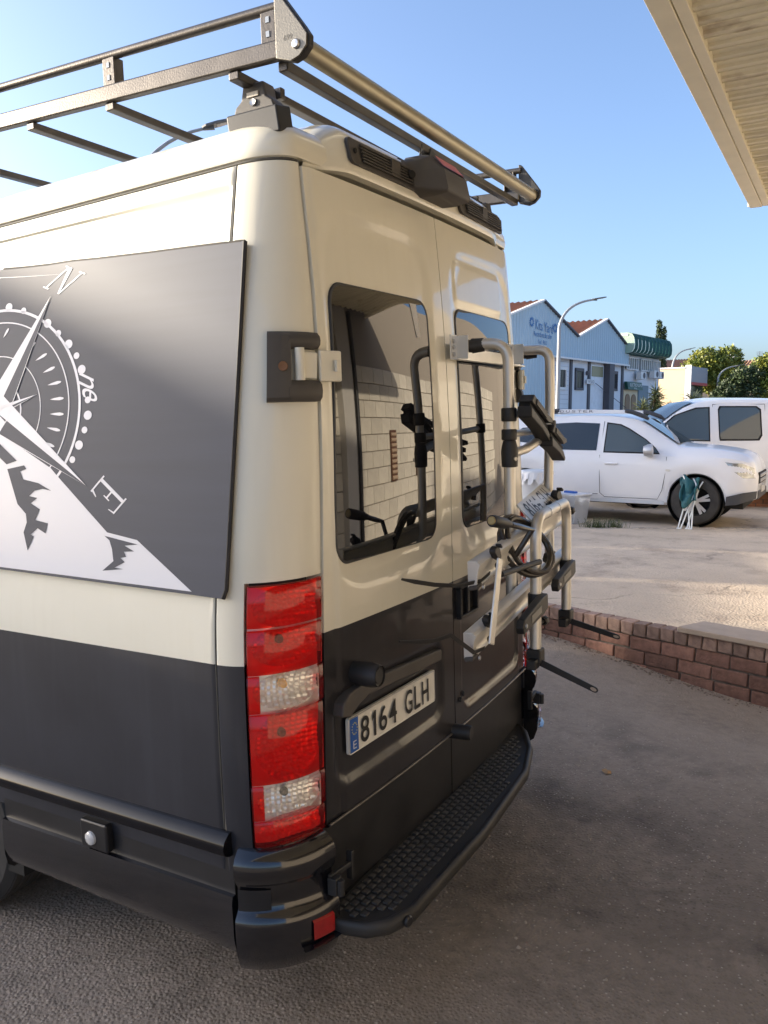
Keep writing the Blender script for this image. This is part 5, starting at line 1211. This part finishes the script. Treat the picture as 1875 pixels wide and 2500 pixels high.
for cs, cz in ((-2.17, 6.60), (.42, 6.50)):
    b = MB(); pts = []
    for k in range(24):
        a = k*math.pi/12; r = .27 if k % 2 else .19
        pts.append((r*math.cos(a), r*math.sin(a)*1.05))
    for k in range(24):
        (x0, y0), (x1, y1) = pts[k], pts[(k+1) % 24]; f_ = .5
        b.add([fp(cs+x0, -.2, cz+y0), fp(cs+x1, -.2, cz+y1), fp(cs+x1*f_, -.2, cz+y1*f_), fp(cs+x0*f_, -.2, cz+y0*f_)], [(0, 1, 2, 3)])
    b.build('gear_emblem', M_SIGN, wh)
def tile_slope(sa, za, sb, zb_, par):
    b = MB(); n_ = 60; L = 22
    for k in range(n_):
        d0, d1 = L*k/n_, L*(k+1)/n_; dm = (d0+d1)/2
        for (p, hp), (q, hq) in (((d0, 0), (dm, .10)), ((dm, .10), (d1, 0))):
            b.add([fp(sa, p, za+hp), fp(sb, p, zb_+hp), fp(sb, q, zb_+hq), fp(sa, q, za+hq)], [(0, 1, 2, 3)])
    return b.build('roof_slope', M_ROOFT, par, fix=False)
for (a, c_) in zip(prof, prof[1:]): tile_slope(a[0], a[1]+.02, c_[0], c_[1]+.02, wh)
for (a, c_) in zip(prof, prof[1:]): MB().bar(fp(a[0], -.2, a[1]+.06), fp(c_[0], -.2, c_[1]+.06), .22, .09).build('verge_trim', M_TRIM if a[1] < c_[1] else M_POST, wh)
MB().prism([fp(-6.7, .4, .1), fp(10.5, .4, .1), fp(10.5, 22, .1), fp(-6.7, 22, .1)], (0, 0, 5.8)).build('hall', M_WWALL, wh)
# ================================================================ GREEN-CAPPED WORKSHOP
gb = thing('workshop', 'white workshop with a rounded dark green metal cap and air conditioners', 'building', fp(13.5, 0, .2))
M_GREEN = mat('green_metal', (.012, .075, .072), .75, var=.12, vscale=1.5, ior=1.3); M_PGREEN = mat('pale_green_metal', (.33, .45, .36), .5)
MB().prism([fp(10.62, .15, .1), fp(16.6, .15, .1), fp(16.6, 14, .1), fp(10.62, 14, .1)], (0, 0, 5.7)).build('wall', M_WWALL, gb)
cap = [(.9, 7.0), (-.35, 7.02), (-.6, 6.93), (-.74, 6.7), (-.78, 6.3), (-.75, 6.0), (-.62, 5.82), (-.3, 5.74), (.14, 5.72)]
b = MB(); ns = 44
for k in range(ns):
    s0, s1 = lerp(9.95, 16.55, k/ns), lerp(9.95, 16.55, (k+1)/ns)
    e = .02 if k % 4 == 0 else 0
    for (da, za), (db, zb_) in zip(cap, cap[1:]): b.add([fp(s0, da-e, za), fp(s1, da, za), fp(s1, db, zb_), fp(s0, db-e, zb_)], [(0, 1, 2, 3)])
b.build('green_cap', M_GREEN, gb, fix=False)
for s, m_ in ((9.94, M_PGREEN), (16.56, M_GREEN)): MB().add([fp(s, d, z) for d, z in cap], [tuple(range(len(cap)))]).build('cap_end', m_, gb)
MB().prism([fp(9.91, .35, 6.82), fp(9.91, -.35, 6.82), fp(9.91, -.35, 6.95), fp(9.91, .35, 6.95)], FD*.02).build('end_plate', M_TRIM, gb)
for s0, s1 in ((10.75, 12.65), (13.1, 14.85), (15.15, 16.45)):
    fr = MB().prism([fp(s0, .05, 4.82), fp(s1, .05, 4.82), fp(s1, .05, 5.56), fp(s0, .05, 5.56)], FN*.12); wo_ = fr.build('window', mat('grey_pane', (.22, .26, .28), .2), gb)
    sm_ = MB(); n_ = 5
    for k in range(n_+1): s = lerp(s0, s1, k/n_); sm_.bar(fp(s, .0, 4.8), fp(s, .0, 5.58), .07, .05, up=tuple(FN))
    for z in (4.82, 5.56): sm_.bar(fp(s0, .0, z), fp(s1, .0, z), .07, .05, up=tuple(FN))
    sm_.build('window_frame', M_TRIM, wo_)
for s, z in ((12.6, 4.45), (14.9, 4.62), (15.9, 4.6)):
    a = MB().box(fp(s, -.2, z), (.8, .35, .5), Matrix((FD, FN, (0, 0, 1))).transposed()).build('air_conditioner', M_TRIM, gb, bevel=.02)
    MB().lathe([(.0, .01), (.19, .01), (.2, 0)], fp(s+.12, -.38, z), -FN, 20).build('fan_grille', M_POST, a)
MB().prism([fp(10.5, -.25, 3.5), fp(12.9, -.25, 3.5), fp(12.9, -.15, 4.0), fp(10.5, -.15, 4.0)], FN*.2).build('shop_sign', mat('dark_green_sign', (.01, .07, .05), .45), gb)
b = MB(); put_text(b, 'ELECTRO R.E.M.S', 2.0, .2, lambda u, v: fp(10.7+u, -.27, 3.7+v)); put_text(b, 'S.L.', .5, .1, lambda u, v: fp(11.4+u, -.275, 3.54+v)); b.build('sign_lettering', M_TRIM, gb)
MB().prism([fp(10.5, .05, .1), fp(12.75, .05, .1), fp(12.75, .05, 3.5), fp(10.5, .05, 3.5)], FN*.15).build('arch_wall', mat('cream_render', (.62, .52, .36), .8), gb)
for s in (11.05, 12.05):
    P = [(s-.38, 1.0), (s+.38, 1.0)]+[(s+.38*math.cos(a), 2.85+.38*math.sin(a)) for a in frange(0, math.pi, 11)]
    MB().prism([fp(a, .0, z) for a, z in P], FN*.06).build('arched_shutter', mat('brown_shutter', (.22, .14, .08), .6), gb)
MB().prism([fp(13.0, .08, .1), fp(14.7, .08, .1), fp(14.7, .08, 3.85), fp(13.0, .08, 3.85)], FN*.1).build('roller_door', mat('slate_blue_door', (.13, .2, .25), .5), gb)
# ================================================================ FAR BUILDINGS
cb = thing('cream_building', 'small cream rendered building with a grey sign box and dark shopfront', 'building', (66.46, 10.85, .2))
M_CREAMW = mat('cream_wall', (.56, .44, .30), .85, var=.06, vscale=.8)
B0 = Vector((66.46, 10.85, 0))
def cq(s, d, z): return B0+FD*s+FN*d+Vector((0, 0, z))
MB().prism([cq(0, 0, .1), cq(4.1, 0, .1), cq(4.1, 2.1, .1), cq(0, 2.1, .1)], (0, 0, 5.5)).build('wall', M_CREAMW, cb)
MB().prism([cq(-.1, -.05, 5.6), cq(4.1, -.05, 5.6), cq(4.1, 2.3, 5.6), cq(-.1, 2.3, 5.6)], (0, 0, .1)).build('roof_slab', M_TRIM, cb)
MB().prism([cq(-.02, -.5, .1), cq(.1, -.5, .1), cq(.1, -.03, .1), cq(-.02, -.03, .1)], (0, 0, 5.75)).build('end_fin', M_TRIM, cb)
MB().prism([cq(.1, -.5, 4.5), cq(4.0, -.5, 4.5), cq(4.0, -.03, 4.5), cq(.1, -.03, 4.5)], (0, 0, 1.25)).build('sign_box', mat('grey_sign', (.24, .26, .30), .5), cb)
MB().prism([cq(.1, -.53, 4.32), cq(4.0, -.53, 4.32), cq(4.0, -.03, 4.32), cq(.1, -.03, 4.32)], (0, 0, .2)).build('red_stripe', mat('red_band', (.35, .03, .04), .5), cb)
MB().prism([cq(.12, -.2, .1), cq(3.9, -.2, .1), cq(3.9, -.2, 4.3), cq(.12, -.2, 4.3)], FN*.1).build('shopfront', mat('dark_green_glass', (.02, .035, .03), .1, ior=1.6), cb)
for nm, lab, loc, w_, d_, h0, h1 in (('tiled_house', 'distant house with a brown tile roof right of the spire', (118.6, 11.9, 0), 5, 9, 7.9, 9.3), ('tiled_house', 'distant house with tile roofs behind the cream building', (113.9, 20.2, 0), 6.5, 8, 8.2, 9.4)):
    t = thing(nm, lab, 'house', loc, local=True, rotz=R(-12))
    MB().box((0, 0, h0/2), (w_, d_, h0)).build('wall', M_CREAMW, t)
    b = MB(); n_ = 22
    for k in range(n_):
        y0, y1 = -d_/2-.2+(d_+.4)*k/n_, -d_/2-.2+(d_+.4)*(k+1)/n_; ym = (y0+y1)/2
        for (ya, ha), (yb, hb_) in (((y0, 0), (ym, .12)), ((ym, .12), (y1, 0))):
            b.add([(-w_/2-.3, ya, h0+ha), (0, ya, h1+ha), (0, yb, h1+hb_), (-w_/2-.3, yb, h0+hb_)], [(0, 1, 2, 3)])
    b.add([(0, -d_/2-.2, h1), (w_/2, -d_/2-.2, h0), (w_/2, d_/2, h0), (0, d_/2, h1)], [(0, 1, 2, 3)])
    b.build('roof', mat('brown_tile', (.27, .14, .085), .85, var=.2, vscale=1), t, fix=False)
    if loc[1] < 15:
        for y, h in ((3.2, 1.7), (-1.4, 1.2)):
            am = MB(); am.tube([(0, y, h1-.3), (0, y, h1+h)], .03, 5)
            for k in range(4): am.tube([(-.02, y-.4, h1+h-.1-k*.12), (-.02, y+.4, h1+h-.1-k*.12)], .015, 4)
            am.build('antenna', M_POST, t)
sp2 = thing('church_spire', 'pale pointed church spire above the trees', 'spire', (161.3, 19.1, 0), local=True)
MB().lathe([(1.5, 0), (1.5, 11.9), (1.25, 12.2)], (0, 0, 0), (0, 0, 1), 12).build('tower', M_CREAMW, sp2)
MB().lathe([(1.4, 12.0), (.7, 12.9), (.3, 14.0), (.05, 15.0), (.0, 15.3)], (0, 0, 0), (0, 0, 1), 12).build('spire_roof', mat('pale_spire', (.5, .5, .5), .6), sp2, smooth=True)
# ================================================================ TREES AND PLANTS
def leafmat(nm, a, c_): return mat(nm, a, .55, col2=c_, var2=.5, v2scale=.9, var=.25, vscale=5)
def crown(blobs, n, leaf, rng, flat=.0):
    b = MB()
    for k in range(n):
        cx, cy, cz, rx, rz_ = blobs[rng.randrange(len(blobs))]
        while True:
            p = Vector((rng.uniform(-1, 1), rng.uniform(-1, 1), rng.uniform(-1, 1)))
            if .35 < p.length < 1: break
        p = p.normalized()*(p.length**.4)*(1+.14*math.sin(p.x*7+cx*3)*math.cos(p.z*6+p.y*5))
        c = Vector((cx+p.x*rx, cy+p.y*rx, cz+p.z*rz_))
        a = Vector((rng.gauss(0, 1), rng.gauss(0, 1), rng.gauss(0, 1)-.3)).normalized(); e = a.cross(Vector((rng.gauss(0, 1), rng.gauss(0, 1), rng.gauss(0, 1)))).normalized()
        L = leaf*rng.uniform(.6, 1.3)
        b.add([c, c+a*L*.5+e*L*.3, c+a*L, c+a*L*.5-e*L*.3], [(0, 1, 2, 3)])
    return b
def tree(nm, lab, base, blobs, n, leaf, trunk_h, tr, m_, seed, cat='tree', group=None):
    rng = random.Random(seed); t = thing(nm, lab, cat, base, group=group)
    crown(blobs, n, leaf, rng).build('crown', m_, t, fix=False)
    b = MB(); bx, by, bz = base; b.tube([(bx, by, bz), (bx+.05, by, bz+trunk_h*.6), (bx+.1, by+.05, bz+trunk_h)], [tr, tr*.75, tr*.5], 8)
    for q in blobs: b.tube([(bx+.05, by, bz+trunk_h*.7), ((bx+q[0])/2, (by+q[1])/2, lerp(bz+trunk_h, q[2], .6)), (q[0], q[1], q[2])], [tr*.5, tr*.3, tr*.12], 6)
    b.build('trunk', mat('bark', (.09, .07, .05), .9, var=.3), t, smooth=True); return t
LY = leafmat('yellow_green_leaf', (.21, .22, .03), (.12, .16, .025)); LD_ = leafmat('dark_leaf', (.05, .075, .022), (.03, .05, .02)); LC = leafmat('cypress_leaf', (.045, .07, .025), (.03, .05, .02))
tree('leafy_tree', 'bright yellow green round tree behind the grey sign box', (72.9, 9.6, .2), [(72.3, 11.0, 5.6, 1.2, 1.1), (72.7, 10.3, 6.5, 1.25, 1.15), (73.1, 9.4, 6.0, 1.3, 1.2), (73.5, 8.6, 6.7, 1.15, 1.05), (73.0, 9.3, 4.7, 1.4, 1.1), (73.6, 8.2, 5.6, 1.1, 1.1), (72.6, 10.2, 5.0, 1.1, .9)], 12000, .26, 3.4, .2, LY, 3)
tree('leafy_tree', 'green tree cut by the right edge of the photo', (64.6, 4.2, .2), [(64.1, 4.9, 5.0, 1.0, 1.2), (64.6, 4.1, 5.6, 1.1, 1.1), (64.0, 4.6, 4.0, 1.1, 1.0), (65.0, 3.4, 5.0, 1.2, 1.3)], 8000, .24, 3.2, .16, LY, 5)
tree('dark_bush', 'dark green bush mass between the two bright trees', (63.2, 6.2, .2), [(62.9, 6.9, 3.7, 1.0, .9), (63.2, 6.2, 4.5, .9, .85), (63.5, 5.5, 4.6, .9, .9), (63.4, 5.7, 3.5, 1.1, .9), (62.6, 7.5, 3.2, .8, .7)], 8000, .2, 2.2, .14, LD_, 8, 'bush')
for i, (x, y, ztop, r, lab) in enumerate(((81.45, 16.05, 11.05, .52, 'taller cypress behind the green capped workshop'), (81.65, 15.62, 10.3, .42, 'shorter cypress beside the tall cypress'))):
    tree('cypress_tree', lab, (x, y, .2), [(x+random.uniform(-.06, .06), y, lerp(2.2, ztop-.55, k/8), r*(1-.075*k), .75) for k in range(9)], 4200, .2, 2.5, .14, LC, 11+i, group='cypresses')
M_YUC = leafmat('yucca_leaf', (.075, .095, .04), (.05, .07, .03))
def yucca(lab, x, y, heads, seed):
    rng = random.Random(seed); t = thing('yucca_plant', lab, 'yucca', (x, y, .2), group='yuccas'); b = MB(); tr = MB()
    for hx, hy, hz, L in heads:
        tr.tube([(x, y, .2), ((x+hx)/2, (y+hy)/2, lerp(.2, hz, .5)), (hx, hy, hz)], [.09, .08, .07], 7)
        for k in range(150):
            a = rng.uniform(0, 6.28); e = math.asin(rng.uniform(-.75, 1)); d = Vector((math.cos(a)*math.cos(e), math.sin(a)*math.cos(e), math.sin(e))); s = d.cross(Vector((0, 0, 1))).normalized()*.022
            p = Vector((hx, hy, hz))+Vector((0, 0, rng.uniform(-.25, .15))); l_ = L*rng.uniform(.7, 1.1)
            b.add([p-s, p+s, p+d*l_*.6+s*.8-Vector((0, 0, .02)), p+d*l_-Vector((0, 0, .06)), p+d*l_*.6-s*.8-Vector((0, 0, .02))], [(0, 1, 2, 3, 4)])
    tr.build('trunk', mat('yucca_bark', (.12, .09, .06), .9), t, smooth=True); b.build('leaves', M_YUC, t, fix=False)
yucca('broad yucca in front of the blue roller door', 28.4, 5.6, [(28.4, 5.6, 2.05, .5), (28.45, 5.45, 1.7, .5)], 1)
yucca('tall shaggy yucca at the corner of the workshop', 28.65, 5.2, [(28.66, 5.22, 2.55, .45), (28.6, 5.15, 2.2, .45), (28.65, 5.25, 1.8, .5), (28.6, 5.2, 1.45, .5)], 2)
yucca('small yucca at the foot of the arching lamp', 28.87, 4.75, [(28.87, 4.75, 2.0, .35)], 3)
yucca('spreading yucca in front of the dark shopfront', 29.3, 4.0, [(29.3, 4.0, 2.3, .5), (29.35, 3.9, 1.9, .5)], 4)
yucca('low yucca beneath the yellow green tree', 29.65, 3.4, [(29.65, 3.4, 2.25, .4)], 6)
# ================================================================ unseen halls added and shaped to throw the evening shade over the yard
TE = math.tan(R(SUN_EL)); SU = Vector((SUN_H.y, -SUN_H.x, 0))
def hall(u0, u1, w0, w1, dist, lab, depth=14):
    # unseen shade caster; its eave line stands dist metres towards the sun
    c = SUN_H*dist; z0, z1 = w0+TE*dist, w1+TE*dist
    t = thing('unseen_shade_hall', lab, 'hall', tuple(c+SU*((u0+u1)/2)), WORLD)
    P = [c+SU*u0, c+SU*u1, c+SU*u1+SUN_H*depth, c+SU*u0+SUN_H*depth]
    vs = [(p.x, p.y, -.3) for p in P]+[(P[0].x, P[0].y, z0), (P[1].x, P[1].y, z1), (P[2].x, P[2].y, z1), (P[3].x, P[3].y, z0)]
    MB().add(vs, [(0, 1, 2, 3), (4, 5, 6, 7), (0, 1, 5, 4), (1, 2, 6, 5), (2, 3, 7, 6), (3, 0, 4, 7)]).build('walls', M_WWALL, t)
hall(-2.6, .62, .90, 2.38, 22, 'unseen white hall, roof sloped to cast the slanting shade edge on the van')
hall(.63, 1.1, 2.38, 2.1, 22, 'unseen white hall shaped as the falling half of the shading gable')
hall(1.15, 2.2, 1.7, 1.5, 22, 'unseen low white block carrying on the shade beside the gable')
hall(2.25, 3.25, 3.4, 3.2, 22.2, 'unseen narrow tall block added to darken the wall mirrored in the glass')  # added only to darken the block wall mirrored in the left glass
hall(3.3, 5.0, .66, .66, 22.2, 'unseen lower block shaped to let a strip of sun onto the terrace')
hall(5.05, 7.2, .9, .9, 22.2, 'unseen low white block kept low to let sunlight bounce in')
hall(7.25, 17, 2.9, 2.9, 22, 'unseen tall white hall shaped to keep the SUV in shade')
